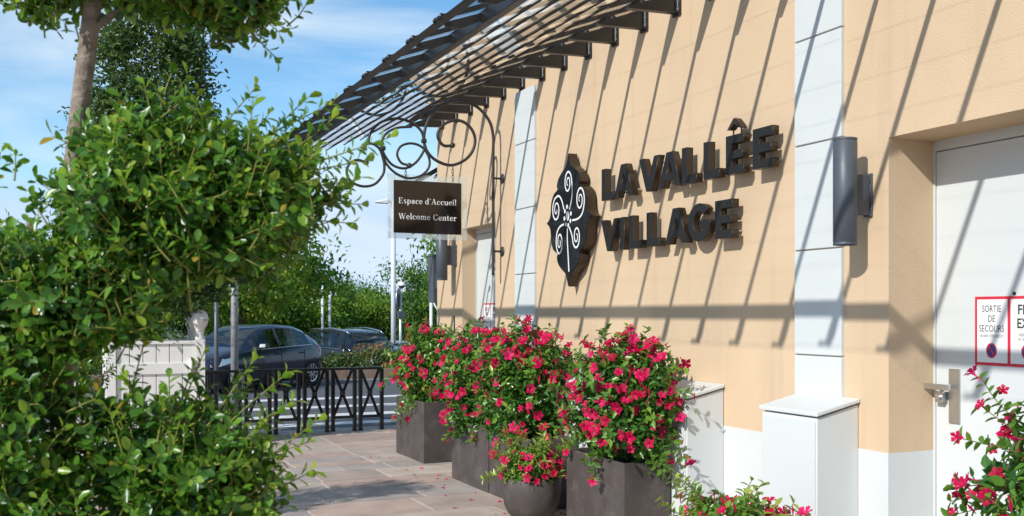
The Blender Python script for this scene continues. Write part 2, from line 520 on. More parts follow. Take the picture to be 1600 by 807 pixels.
# ------------------------------------------------------------------ ground, road, pavement
prof = [(-60, -.07), (26.2, -.07), (29, -.36), (40, -.80), (48, -.9), (900, -.9)]
g = MB()
xs = [-700, -60, 0, 60, 700]
for y, z in prof:
    for x in xs: g.v.append((x, y, z))
for j in range(len(prof) - 1):
    for i in range(len(xs) - 1):
        a = j * len(xs) + i
        g.f.append((a, a + 1, a + 1 + len(xs), a + len(xs)))
structure(g.build('ground', M['asphalt'], fix=False))
lawn = MB().add([(-700, 47, -.894), (700, 47, -.894), (700, 900, -.894), (-700, 900, -.894)], [(0, 1, 2, 3)]).build('lawn', M['grass'], fix=False)
structure(lawn)
road = structure(MB().add([(-40, 14.3, -.064), (60, 14.3, -.064), (60, 26.0, -.064), (-40, 26.0, -.064)], [(0, 1, 2, 3)]).build('road', M['asphalt'], fix=False))
for k, (y, w) in enumerate(((15.3, .40), (16.6, .42), (18.1, .44), (19.9, .46), (25.45, .14))):
    x0, x1 = (1.2, 7.6) if k < 4 else (-12, 30)
    MB().add([(x0, y, -.060), (x1, y, -.060), (x1, y + w, -.060), (x0, y + w, -.060)], [(0, 1, 2, 3)]).build('painted_line', M['road_paint'], road, fix=False)

PX0, PX1, PY0, PY1 = -9.0, 4.5, -8.0, 14.12
pavement = structure(box('pavement', PX0, PX1, PY0, PY1, -.30, -.007, M['mortar']))
structure(box('kerb', PX0, 5.6, PY1 + .004, PY1 + .19, -.30, .004, M['kerb'], bevel=.015))
structure(box('pavement_beside_building', 4.504, 5.6, 12.3, PY1, -.30, -.004, STONES[1]))
rs = random.Random(5)
y = 2.6
row = 0
while y < PY1 - .05:
    h = min(rs.choice((.42, .5, .58, .66, .74)), PY1 - y)
    if PY1 - y - h < .25: h = PY1 - y
    x = -2.2 - rs.random() * .6
    while x < PX1 - .02:
        w = min(rs.choice((.55, .7, .85, 1.0, 1.25)) * (1 + rs.uniform(-.08, .08)), PX1 - x)
        if PX1 - x - w < .2: w = PX1 - x
        parts = [(x, x + w, y, y + h)]
        if h > .6 and rs.random() < .35:
            q = y + h * rs.uniform(.4, .6)
            parts = [(x, x + w, y, q), (x, x + w, q, y + h)]
        for (a, b, c, d) in parts:
            j = .009
            dz = rs.uniform(-.0015, .0025)
            e = [rs.uniform(-.003, .003) for _ in range(8)]
            z0, z1 = -.03, 0.0 + dz
            a, b, c, d = a + j, b - j, c + j, d - j
            MB().hexa([(a, c, z0), (b, c, z0), (b, d, z0), (a, d, z0),
                       (a + .003 + e[0], c + .003 + e[1], z1), (b - .003 + e[2], c + .003 + e[3], z1), (b - .003 + e[4], d - .003 + e[5], z1), (a + .003 + e[6], d - .003 + e[7], z1)]
                      ).build('flagstone', STONES[rs.choices((0, 1, 2, 3), (4, 4, 3, 2))[0]], pavement)
        x += w
    y += h
# the slabs go on behind the photographer as one sheet
box('paving_field', PX0 + .02, PX1 - .02, PY0 + .02, 2.59, -.006, -.001, STONES[1], pavement)
box('paving_field', PX0 + .02, -2.85, 2.6, PY1 - .02, -.006, -.001, STONES[2], pavement)

# ------------------------------------------------------------------ building
D = 4.45            # the facade plane
YE = 12.07          # its far corner
building = thing('shop_building', (D, 4, 0), 'long low building with beige stucco facade, white pilasters and white plinth', 'building')
doors = [(3.15, 4.41, .37, 2.716), (10.2, 11.2, .19, 2.70)]     # y0, y1, depth, head
wall = MB()
segs = [(-6.0, 3.15), (4.41, 10.2), (11.2, YE)]
TOP = 4.62
for a, b in segs: wall.box(D, D + .5, a, b, .856, TOP)
for a, b, dep, hd in doors: wall.box(D, D + .5, a, b, hd, TOP)
wall.box(D + .5, 13, YE - .4, YE, .856, TOP)
w_o = wall.build('wall', M['stucco'], building)
pl = MB()
for a, b in segs: pl.box(D - .003, D + .5, a, b, -.05, .856)
pl.box(D + .5, 13, YE - .4, YE + .003, -.05, .856)
pl.build('plinth', M['white_stucco'], building)
box('roof_slab', D - .12, 13.2, -6.2, YE + .12, TOP, TOP + .22, M['white_panel'], building, .01)
box('back_wall', 12.8, 13.0, -6, YE - .4, -.05, TOP, M['stucco'], building)
box('inner_lining', D + .52, D + .56, -6, YE - .42, -.05, TOP, M['white_stucco'], building)
def pilaster(y0, y1, ztop, m='white_panel'):
    z = .72
    p = None
    edges = [.05, .725, 1.41, 2.09, 2.775, 3.46, ztop]
    for a, b in zip(edges[:-1], edges[1:]):
        q = box('pilaster_panel', D - .030, D + .01, y0, y1, a + .005, b - .005, M[m], building, .004)
    box('pilaster_core', D - .016, D + .012, y0 + .004, y1 - .004, .05, ztop - .01, M['kerb'], building)
pilaster(4.77, 5.20, 4.02)
pilaster(9.14, 9.62, 4.02)
for (a, b, dep, hd) in doors:
    xd = D + dep
    d = MB().box(xd, xd + .05, a + .02, b - .012, .012, hd - .065).build('door', M['white_metal'], building, bevel=.003)
    fr = MB().box(xd - .012, xd + .06, a, b, hd - .06, hd).box(xd - .012, xd + .06, b - .010, b, 0, hd - .06).box(xd - .012, xd + .06, a, a + .018, 0, hd - .06)
    fr.build('door_frame', M['white_metal'], building)
    box('door_step', D, xd + .06, a, b, -.04, .008, M['kerb'], building)
    # long plate, cylinder and lever
    yh = b - .145
    box('handle_plate', xd - .010, xd, yh - .045, yh + .035, 1.03, 1.352, M['steel'], d, .003)
    lv = MB().tube([(xd - .004, yh + .075, 1.245), (xd - .075, yh + .075, 1.245)], .014, 10)
    lv.box(xd - .092, xd - .062, yh - .03, yh + .16, 1.228, 1.262)
    lv.build('door_lever', M['steel'], d, bevel=.004)
    lk = MB().box(xd - .045, xd, yh + .045, yh + .105, 1.15, 1.215)
    lk.lathe([(.0001, -.06), (.016, -.06), (.016, 0)], (xd, yh + .075, 1.18), 12, 'x')
    lk.build('lock_cylinder', M['steel'], d, bevel=.003)
    MB().lathe([(.0001, -.006), (.008, -.006), (.011, 0)], (xd, b - .55, 1.79), 14, 'x').build('door_viewer', M['trim'], d)
MB().box(D - .006, D, 11.44, 11.475, 1.45, 1.65).build('vent_slot', M['trim'], building)

# white service boxes standing against the facade
def service_box(y0, y1, label):
    X0 = 4.125
    t = thing('service_box', (D - .17, (y0 + y1) / 2, 0), label, 'cabinet', 'white service boxes along the facade')
    zo, zw = 1.062, 1.136
    MB().hexa([(X0, y0, 0), (D - .005, y0, 0), (D - .005, y1, 0), (X0, y1, 0), (X0, y0, zo - .012), (D - .005, y0, zw - .012), (D - .005, y1, zw - .012), (X0, y1, zo - .012)]).build('body', M['white_metal'], t, bevel=.004)
    MB().hexa([(X0 - .016, y0 - .016, zo), (D - .004, y0 - .016, zw), (D - .004, y1 + .016, zw), (X0 - .016, y1 + .016, zo),
               (X0 - .016, y0 - .016, zo + .026), (D - .004, y0 - .016, zw + .026), (D - .004, y1 + .016, zw + .026), (X0 - .016, y1 + .016, zo + .026)]).build('lid', M['white_metal'], t, bevel=.005)
    n = max(1, round((y1 - y0) / .7))
    for k in range(n):
        a = y0 + (y1 - y0) * k / n + .012; b = y0 + (y1 - y0) * (k + 1) / n - .012
        box('door_panel', X0 - .010, X0 + .002, a, b, .06, zo - .03, M['white_metal'], t, .003)
service_box(4.65, 5.16, 'short white metal service box below the nearer white pilaster')
service_box(6.0, 8.1, 'long white metal service box half hidden behind the flowering planters')

# ------------------------------------------------------------------ cylinder wall lamps
def wall_lamp(y, label):
    t = thing('wall_lamp', (D, y, 2.085), label, 'wall lamp', 'cylinder lamps on the facade')
    x = 4.262
    prof = [(.0001, .02), (.060, .02), (.062, 0), (.070, 0), (.070, .012), (.067, .014), (.067, .018), (.070, .020), (.070, .615), (.067, .617), (.067, .621), (.070, .623), (.070, .634), (.062, .636), (.062, .615), (.0001, .612)]
    MB().lathe(prof, (x, y, 2.085), 36).build('shade', M['lamp_grey'], t, True)
    br = MB().box(4.325, 4.44, y - .022, y + .022, 2.27, 2.51)
    br.build('bracket', M['lamp_grey'], t, bevel=.003)
    MB().box(4.434, D, y - .032, y + .032, 2.26, 2.52).build('wall_plate', M['lamp_grey'], t, bevel=.003)
    for z in (2.31, 2.39, 2.47):
        MB().lathe([(.0001, -.006), (.007, -.006), (.007, 0)], (4.44, y - .026, z), 8, 'x').build('screw', M['steel'], t)
wall_lamp(4.565, 'dark grey cylinder wall lamp beside the exit door with the red sign')
wall_lamp(11.40, 'dark grey cylinder wall lamp below the hanging sign at far end of facade')
t = thing('meter_box', (4.45, 12.25, 1.9), 'slim grey box fixed at the far corner of the facade', 'wall box')
box('housing', 4.42, 4.52, 12.14, 12.34, 1.82, 2.43, M['lamp_grey'], t, .004)
MB().box(4.41, 4.53, 12.13, 12.35, 2.425, 2.44).build('cap', M['lamp_grey'], t)
MB().box(4.45, 4.5, YE, 12.14, 2.0, 2.2).build('bracket', M['lamp_grey'], t)

# ------------------------------------------------------------------ glass canopy
SL = .37
ZG = 4.225
def zg(x): return ZG - SL * (D - x)
canopy = thing('glass_canopy', (3.2, 6, 3.9), 'sloping glass canopy on black steel brackets above the facade', 'canopy')
PITCH = .4778
YS = [6.60 + PITCH * k for k in range(-16, 12)]
XB, XT = 2.19, 1.93
YN, YF = YS[0] - .1, YS[-1] + .22
def pt(x, dz=0.): return zg(x) + dz
first = {}
y0 = YS[0]
# rafter: flat bar lying on the glass, web plates below it at the wall and at the front
rf = MB()
w = .015
rf.hexa([(XT, y0 - w, pt(XT, .012)), (D - .01, y0 - w, pt(D - .01, .012)), (D - .01, y0 + w, pt(D - .01, .012)), (XT, y0 + w, pt(XT, .012)),
         (XT, y0 - w, pt(XT, .038)), (D - .01, y0 - w, pt(D - .01, .05)), (D - .01, y0 + w, pt(D - .01, .05)), (XT, y0 + w, pt(XT, .038))])
first['rafter'] = rf.build('rafter', M['brown_steel'], canopy)
con = MB()
zb = 4.052
xe = D - (ZG - zb) / SL
for (ww, z_lo, z_hi) in ((.013, 0, 0),):
    con.prism([(D - .02, zb), (D - .02, pt(D - .02, -.012)), (xe + .01, pt(xe + .01, -.010)), (xe, pt(xe, -.022))], lambda a, b: (a, y0 - ww, b), lambda a, b: (a, y0 + ww, b))
con.hexa([(xe, y0 - .028, pt(xe, -.03)), (D - .02, y0 - .028, zb - .012), (D - .02, y0 + .028, zb - .012), (xe, y0 + .028, pt(xe, -.03)),
          (xe, y0 - .028, pt(xe, -.022)), (D - .02, y0 - .028, zb), (D - .02, y0 + .028, zb), (xe, y0 + .028, pt(xe, -.022))])
first['bracket'] = con.build('bracket', M['brown_steel'], canopy)
wp = MB().box(D - .020, D, y0 - .052, y0 + .052, 4.022, 4.235)
first['wall_plate'] = wp.build('wall_plate', M['brown_steel'], canopy, bevel=.002)
bo = MB()
for dy in (-.036, .036):
    for z in (4.07, 4.13):
        bo.lathe([(.0001, -.034), (.011, -.034), (.011, -.02)], (D, y0 + dy, z), 6, 'x')
    bo.tube([(D - .027, y0 + dy, 4.05), (D - .027, y0 + dy, 4.19)], .006, 6)
first['bolt_set'] = bo.build('bolt_set', M['steel'], canopy)
web = MB()
web.prism([(XB - .02, pt(XB, -.060)), (XB - .02, pt(XB - .02, -.012)), (XT + .02, pt(XT + .02, -.010)), (XT + .02, pt(XT, -.026)), (XT + .12, pt(XT, -.026))],
          lambda a, b: (a, y0 - .010, b), lambda a, b: (a, y0 + .010, b))
first['web_plate'] = web.build('web_plate', M['brown_steel'], canopy)
kn = MB().tube([(XT - .01, y0 - .03, pt(XT, .02)), (XT - .01, y0 + .07, pt(XT, .02))], .014, 12)
kn.tube([(XT - .01, y0 - .035, pt(XT, .02)), (XT - .01, y0 - .025, pt(XT, .02))], .017, 12)
kn.tube([(XT - .01, y0 + .062, pt(XT, .02)), (XT - .01, y0 + .072, pt(XT, .02))], .017, 12)
first['end_cap'] = kn.build('end_cap', M['black_steel'], canopy, True)
for k, y in enumerate(YS[1:], 1):
    for o in first.values(): shared(o, canopy, (0, y - y0, 0))
# glass: two sheets in every bay, the outer one dropped a little below the inner one
def pane(xa, xb, ya, yb, dz, t=.008):
    return MB().add([(xa, ya, pt(xa, dz)), (xb, ya, pt(xb, dz)), (xb, yb, pt(xb, dz)), (xa, yb, pt(xa, dz))], [(0, 1, 2, 3)]).build('glass_pane', M['glass'], canopy, fix=False)
g1 = pane(XB + .02, D - .03, y0 + .006, y0 + PITCH - .006, 0)
g2 = pane(XT + .0, XB - .02, y0 + .006, y0 + PITCH - .006, -.004)
for k in range(1, len(YS) - 1):
    shared(g1, canopy, (0, k * PITCH, 0)); shared(g2, canopy, (0, k * PITCH, 0))
fb = MB()
fb.hexa([(XB - .026, YN, pt(XB, -.088)), (XB + .026, YN, pt(XB, -.088)), (XB + .026, YF, pt(XB, -.088)), (XB - .026, YF, pt(XB, -.088)),
         (XB - .026, YN, pt(XB, -.012)), (XB + .026, YN, pt(XB, -.012)), (XB + .026, YF, pt(XB, -.012)), (XB - .026, YF, pt(XB, -.012))])
fb.build('front_beam', M['black_steel'], canopy, bevel=.003)
bx = D - .42
for x in (bx, 2.40, 2.60, 2.80, 3.01, 3.22, 3.43, 3.67):
    vx, vz = .0058, -.0042       # thin flat bars, tilted along the sun rays to cast next to no shadow
    MB().hexa([(x - vx - .0006, YN + .1, pt(x, -.0065) - vz), (x + vx - .0006, YN + .1, pt(x, -.0065) + vz), (x + vx - .0006, YF, pt(x, -.0065) + vz), (x - vx - .0006, YF, pt(x, -.0065) - vz),
               (x - vx + .0006, YN + .1, pt(x, -.0057) - vz), (x + vx + .0006, YN + .1, pt(x, -.0057) + vz), (x + vx + .0006, YF, pt(x, -.0057) + vz), (x - vx + .0006, YF, pt(x, -.0057) - vz)]).build('glazing_bar', M['brown_steel'], canopy)
MB().hexa([(D - .06, YN, pt(D, .02)), (D - .005, YN, pt(D, .02)), (D - .005, YF, pt(D, .02)), (D - .06, YF, pt(D, .02)),
           (D - .06, YN, pt(D, .07)), (D - .005, YN, pt(D, .10)), (D - .005, YF, pt(D, .10)), (D - .06, YF, pt(D, .07))]).build('wall_flashing', M['black_steel'], canopy)
tx_, tz_ = .017, -.0124        # thin lip tying the rafter ends, leaned sunwards so it throws no shadow line
MB().hexa([(XT - tx_ - .0015, YN, pt(XT, -.002) - tz_), (XT + tx_ - .0015, YN, pt(XT, -.002) + tz_), (XT + tx_ - .0015, YF, pt(XT, -.002) + tz_), (XT - tx_ - .0015, YF, pt(XT, -.002) - tz_),
           (XT - tx_ + .0015, YN, pt(XT, 0) - tz_), (XT + tx_ + .0015, YN, pt(XT, 0) + tz_), (XT + tx_ + .0015, YF, pt(XT, 0) + tz_), (XT - tx_ + .0015, YF, pt(XT, 0) - tz_)]).build('edge_lip', M['black_steel'], canopy)
# a lower slate lean-to roof on the end wall, its eave showing past the corner
t = thing('lean_to_roof', (4.9, 12.9, 2.9), 'small dark slatted lean-to roof behind the hanging sign, past the facade corner', 'roof')
for k in range(3):
    yy = YE + .10 + k * .15
    xa, za, xb_, zb_ = 4.19 - .02 * k, 3.40 - .03 * k, 6.4, 4.75 - .03 * k
    MB().hexa([(xa, yy, za - .03), (xb_, yy, zb_ - .03), (xb_, yy + .13, zb_ - .06), (xa, yy + .13, za - .06), (xa, yy, za), (xb_, yy, zb_), (xb_, yy + .13, zb_ - .03), (xa, yy + .13, za - .03)]).build('slat', M['black_steel'], t)
MB().tube([(4.6, YE + .02, 3.62), (4.6, YE + .5, 3.5)], .02, 8).build('support', M['black_steel'], t)

# ------------------------------------------------------------------ raised letters
LX = 4.335          # front face of the letters
LD = .055
def block(ch, w, h):
    s = .060
    if ch == 'L': return [[(0, 0), (w, 0), (w, s), (s * 1.05, s), (s * 1.05, h), (0, h)]]
    if ch == 'I': return [[(0, 0), (s * 1.08, 0), (s * 1.08, h), (0, h)]]
    if ch == 'E':
        m = h * .5
        return [[(0, 0), (w, 0), (w, s * .92), (s * 1.05, s * .92), (s * 1.05, m - s * .45), (w * .93, m - s * .45), (w * .93, m + s * .45), (s * 1.05, m + s * .45),
                 (s * 1.05, h - s * .92), (w, h - s * .92), (w, h), (0, h)]]
    if ch == 'V':
        return [[(w * .5 - .038, 0), (w * .5 + .038, 0), (w, h), (w - s * 1.12, h), (w * .5, .092), (s * 1.12, h), (0, h)]]
    if ch == 'A':
        return [[(0, 0), (s * 1.06, 0), (w * .28, h * .20), (w * .72, h * .20), (w - s * 1.06, 0), (w, 0), (w * .5 + .042, h), (w * .5 - .042, h)],
                'hole', [(w * .34, h * .38), (w * .66, h * .38), (w * .5, h * .76)]]
    if ch == 'G':
        cx, cy, ro = w * .52, h * .5, h * .52
        rx = w * .52
        out = []
        for k in range(0, 29):
            a = R(42 + k * (318 - 0) / 28.0 * .985)
            out.append((cx + rx * math.cos(a), cy + ro * math.sin(a)))
        inn = []
        for k in range(28, -1, -1):
            a = R(42 + k * 318 / 28.0 * .985)
            inn.append((cx + (rx - s * 1.1) * math.cos(a), cy + (ro - s * .95) * math.sin(a)))
        inn = [p for p in inn if not (p[0] > cx + .02 and cy - .07 < p[1] < cy + .03)]
        bar_y = cy + .012
        tail = [(cx + rx, bar_y), (cx + .012, bar_y), (cx + .012, bar_y - s * .9), (cx + rx - s * 1.1, bar_y - s * .9)]
        out = [p for p in out if not (p[0] > cx + .05 and cy - .01 < p[1] < bar_y)]
        return [out + tail + inn]
    return [[(0, h), (w * .5, h + .05), (w, h)]]

def letter(ch, y_left, z, w, h, parent):
    polys = block(ch, w, h)
    hole = None
    if 'hole' in polys:
        hole = polys[2]; polys = polys[:1]
    cu = bpy.data.curves.new('letter', 'CURVE')
    cu.dimensions = '2D'
    cu.fill_mode = 'BOTH'
    cu.extrude = LD / 2
    cu.bevel_depth = .0025
    cu.bevel_resolution = 1
    for poly in polys + ([hole[::-1]] if hole else []):
        sp = cu.splines.new('POLY')
        sp.points.add(len(poly) - 1)
        for p, (a, b) in zip(sp.points, poly): p.co = (a, b, 0, 1)
        sp.use_cyclic_u = True
    tmp = bpy.data.objects.new('tmp', cu)
    COL.objects.link(tmp)
    bpy.context.view_layer.update()
    dg = bpy.context.evaluated_depsgraph_get()
    me = bpy.data.meshes.new_from_object(tmp.evaluated_get(dg))
    bpy.data.objects.remove(tmp)
    me.name = 'letter'
    o0 = ORG[parent.name]
    # local x runs along -Y (reading direction), local y up, extrusion along X
    me.transform(Matrix(((0, 0, 1, LX + LD / 2 - o0.x), (-1, 0, 0, y_left - o0.y), (0, 1, 0, z - o0.z), (0, 0, 0, 1))))
    o = finish(me, 'letter', M['bronze'], parent)
    me.materials.append(M['letter_face'])
    for p in me.polygons:
        if abs(p.normal.x) > .9 and p.center.x + o0.x < LX + .02: p.material_index = 1
    return o

sign = thing('letter_sign', (D, 6.4, 2.2), 'dark bronze raised letters in two rows on the beige wall', 'wall sign')
HC = .270
rows = [(2.666, [('L', 7.603, .195), ('A', 7.385, .300), ('V', 6.985, .290), ('A', 6.690, .295), ('L', 6.372, .190), ('L', 6.092, .190), ('E', 5.822, .200), ('E', 5.520, .200)]),
        (2.220, [('V', 7.612, .285), ('I', 7.290, .070), ('L', 7.145, .190), ('L', 6.872, .190), ('A', 6.600, .290), ('G', 6.290, .265), ('E', 5.950, .200)])]
for z, lets in rows:
    for ch, yl, w in lets:
        o = letter(ch, yl, z, w, HC, sign)
        for (dy, dz) in ((.035, .05), (w - .04 if ch != 'I' else .035, .05 if ch != 'V' else HC - .05)) if ch not in 'V' else ((.04, HC - .05), (w - .04, HC - .05)):
            MB().tube([(LX + LD - .002, yl - dy, z + dz), (D, yl - dy, z + dz)], .008, 8).build('stud', M['steel'], o)
# circumflex on the first E of the pair
acc = MB().prism([(0, 0), (.035, 0), (.085, .035), (.135, 0), (.17, 0), (.095, .075), (.075, .075)],
                 lambda a, b: (LX, 5.815 - a, 2.666 + HC + .045 + b), lambda a, b: (LX + LD, 5.815 - a, 2.666 + HC + .045 + b))
ao = acc.build('accent', M['bronze'], sign, bevel=.002)
for dy in (.04, .13):
    MB().tube([(LX + .03, 5.815 - dy, 2.666 + HC - .005), (LX + .03, 5.815 - dy, 2.666 + HC + .05)], .006, 6).build('accent_pin', M['bronze'], ao)

# ------------------------------------------------------------------ flower emblem
EY, EZ = 8.232, 2.552
em = thing('emblem', (D, EY, EZ), 'pointed black emblem with white scroll flower beside the raised letters', 'wall emblem')
qd = bez([(0, .622, 0), (.022, .560, 0), (.055, .505, 0), (.125, .465, 0), (.195, .415, 0), (.232, .350, 0), (.215, .312, 0)], 5) + bez([(.235, .300, 0), (.305, .265, 0), (.350, .195, 0), (.362, .110, 0), (.378, .055, 0), (.412, .022, 0), (.452, .0, 0)], 5)
qd = [(p.x, p.y) for p in qd]
outl = qd + [(x, -y) for x, y in qd[-2::-1]]
outl = outl + [(-x, y) for x, y in outl[-2:0:-1]]
ES = 4.335
MB().prism(outl, lambda a, b: (ES + .003, EY - a, EZ + b), lambda a, b: (D - .022, EY - a, EZ + b)).build('rim', M['bronze'], em)
MB().prism([(a * .985, b * .988) for a, b in outl], lambda a, b: (ES - .004, EY - a, EZ + b), lambda a, b: (ES + .004, EY - a, EZ + b)).build('face', M['sign_black'], em)
for a, b in ((0, .5), (.3, .1), (-.3, -.1), (0, -.5)):
    MB().tube([(D - .03, EY - a, EZ + b), (D, EY - a, EZ + b)], .012, 8).build('stud', M['steel'], em)
def ribbon(mb, pts, w, x):
    P = [Vector((p[0], p[1])) for p in pts]
    L_, R_ = [], []
    for i, p in enumerate(P):
        t = (P[min(i + 1, len(P) - 1)] - P[max(i - 1, 0)]).normalized()
        n = Vector((-t.y, t.x))
        ww = w * (0.55 + .45 * math.sin(math.pi * min(1, (i + 1) / len(P) * 1.4) * .5))
        L_.append(p + n * ww); R_.append(p - n * ww)
    vs = [(x, EY - p.x, EZ + p.y) for p in L_ + R_]
    n = len(P)
    mb.add(vs, [(i, i + 1, n + i + 1, n + i) for i in range(n - 1)])
def spiral(cx, cy, end, rx, rz, cw, a_end):
    pts = []
    n = 46
    turns = 1.75
    for k in range(n + 1):
        t = k / n
        a = a_end - cw * 2 * math.pi * turns * (1 - t)
        r = .16 + .84 * t
        pts.append((cx + rx * r * math.cos(a), cy + rz * r * math.sin(a)))
    last = Vector(pts[-1]); tan = (Vector(pts[-1]) - Vector(pts[-3])).normalized()
    e = Vector(end)
    dd = (e - last).length
    c1 = last + tan * dd * .5
    for k in range(1, 11):
        t = k / 10
        q = last * (1 - t) ** 2 + c1 * 2 * t * (1 - t) + e * t * t
        pts.append((q.x, q.y))
    return pts
for (cx, cy, end, rx, rz, cw, ae) in ((.005, .345, (.045, .115), .075, .115, -1, 0.1), (.242, .165, (.09, -.01), .085, .125, -1, -.6), (-.232, .115, (-.075, .105), .085, .120, -1, 1.6),
                                       (.172, -.165, (.02, -.06), .075, .115, -1, 3.3), (-.165, -.20, (-.075, -.035), .072, .125, -1, 2.6)):
    mb = MB(); ribbon(mb, spiral(cx, cy, end, rx, rz, cw, ae), .0088, ES - .0075)
    mb.build('scroll', M['print_white'], em, fix=False)
mb = MB(); ribbon(mb, [(p.x, p.y) for p in bez([(-.005, -.08, 0), (-.005, -.2, 0), (.012, -.35, 0), (.025, -.485, 0)], 6)], .010, ES - .0075)
mb.build('stem_line', M['print_white'], em, fix=False)
def disc(name, cx, cy, rx, rz, parent, m, x, n=14):
    MB().add([(x, EY - cx - rx * math.cos(2 * math.pi * k / n), EZ + cy + rz * math.sin(2 * math.pi * k / n)) for k in range(n)], [tuple(range(n))]).build(name, m, parent, fix=False)
disc('centre_dot', 0, .036, .032, .045, em, M['print_white'], ES - .0075)
for k in range(8):
    a = 2 * math.pi * k / 8 + .2
    disc('petal_dot', .066 * math.cos(a), .036 + .09 * math.sin(a), .016, .021, em, M['print_white'], ES - .0075)

# ------------------------------------------------------------------ scroll bracket and hanging sign
BY = 10.0
br = thing('scroll_bracket', (4.4, BY, 2.1), 'wrought iron scroll bracket on the facade carrying the hanging sign', 'sign bracket')
main = [(4.338, 2.10), (4.338, 2.326), (4.338, 3.003), (4.338, 3.455), (4.338, 3.613), (4.299, 3.768), (4.189, 3.895), (4.056, 3.962), (3.948, 3.978), (3.794, 3.940), (3.653, 3.837), (3.565, 3.687), (3.537, 3.532), (3.572, 3.403), (3.677, 3.311), (3.841, 3.271), (3.996, 3.332), (4.092, 3.438), (4.124, 3.564), (4.085, 3.673), (3.996, 3.744), (3.889, 3.757), (3.77, 3.708), (3.7, 3.621), (3.7, 3.544), (3.759, 3.478), (3.845, 3.480)]
s2 = [(3.537, 3.51), (3.514, 3.600), (3.445, 3.668), (3.331, 3.715), (3.206, 3.720), (3.061, 3.669), (2.961, 3.565), (2.932, 3.456), (2.99, 3.435), (3.05, 3.39), (3.085, 3.30), (3.101, 3.215), (3.083, 3.123), (2.994, 3.021), (2.862, 2.993), (2.742, 3.04), (2.699, 3.132), (2.731, 3.219), (2.808, 3.262), (2.890, 3.245)]
s3 = [(3.532, 3.52), (3.540, 3.422), (3.468, 3.298), (3.376, 3.225), (3.290, 3.205), (3.184, 3.237), (3.105, 3.328), (3.072, 3.425), (3.105, 3.540), (3.229, 3.622), (3.400, 3.650)]
s4 = [(3.366, 3.240), (3.284, 3.264), (3.240, 3.350), (3.285, 3.438), (3.399, 3.474), (3.514, 3.443), (3.588, 3.349), (3.595, 3.24), (3.514, 3.146), (3.376, 3.105), (3.240, 3.141), (3.139, 3.221), (3.075, 3.330)]
for nm, P, r in (('main_scroll', main, .0165), ('front_scroll', s2, .014), ('inner_scroll', s3, .0135), ('lower_scroll', s4, .013)):
    MB().tube([(p.x, BY + (0 if nm != 'lower_scroll' else .0), p.z) for p in bez([(a, 0, b) for a, b in P], 7)], r, 10).build(nm, M['iron'], br, True)
for (a, b) in ((3.862, 3.487), (2.905, 3.242), (3.374, 3.238)):
    MB().sphere((a, BY, b), .030, 14).build('scroll_ball', M['iron'], br, True)
for (a, b) in ((3.537, 3.51), (3.085, 3.40)):
    MB().box(a - .026, a + .026, BY - .024, BY + .024, b - .022, b + .022).build('collar', M['iron'], br, bevel=.008)
for z in (3.16, 2.36):
    MB().tube([(4.338, BY, z), (D - .006, BY, z)], .012, 8).build('standoff', M['iron'], br)
    MB().lathe([(.0001, -.020), (.030, -.018), (.052, -.010), (.055, 0)], (D, BY, z), 18, 'x').build('wall_rose', M['iron'], br, True)

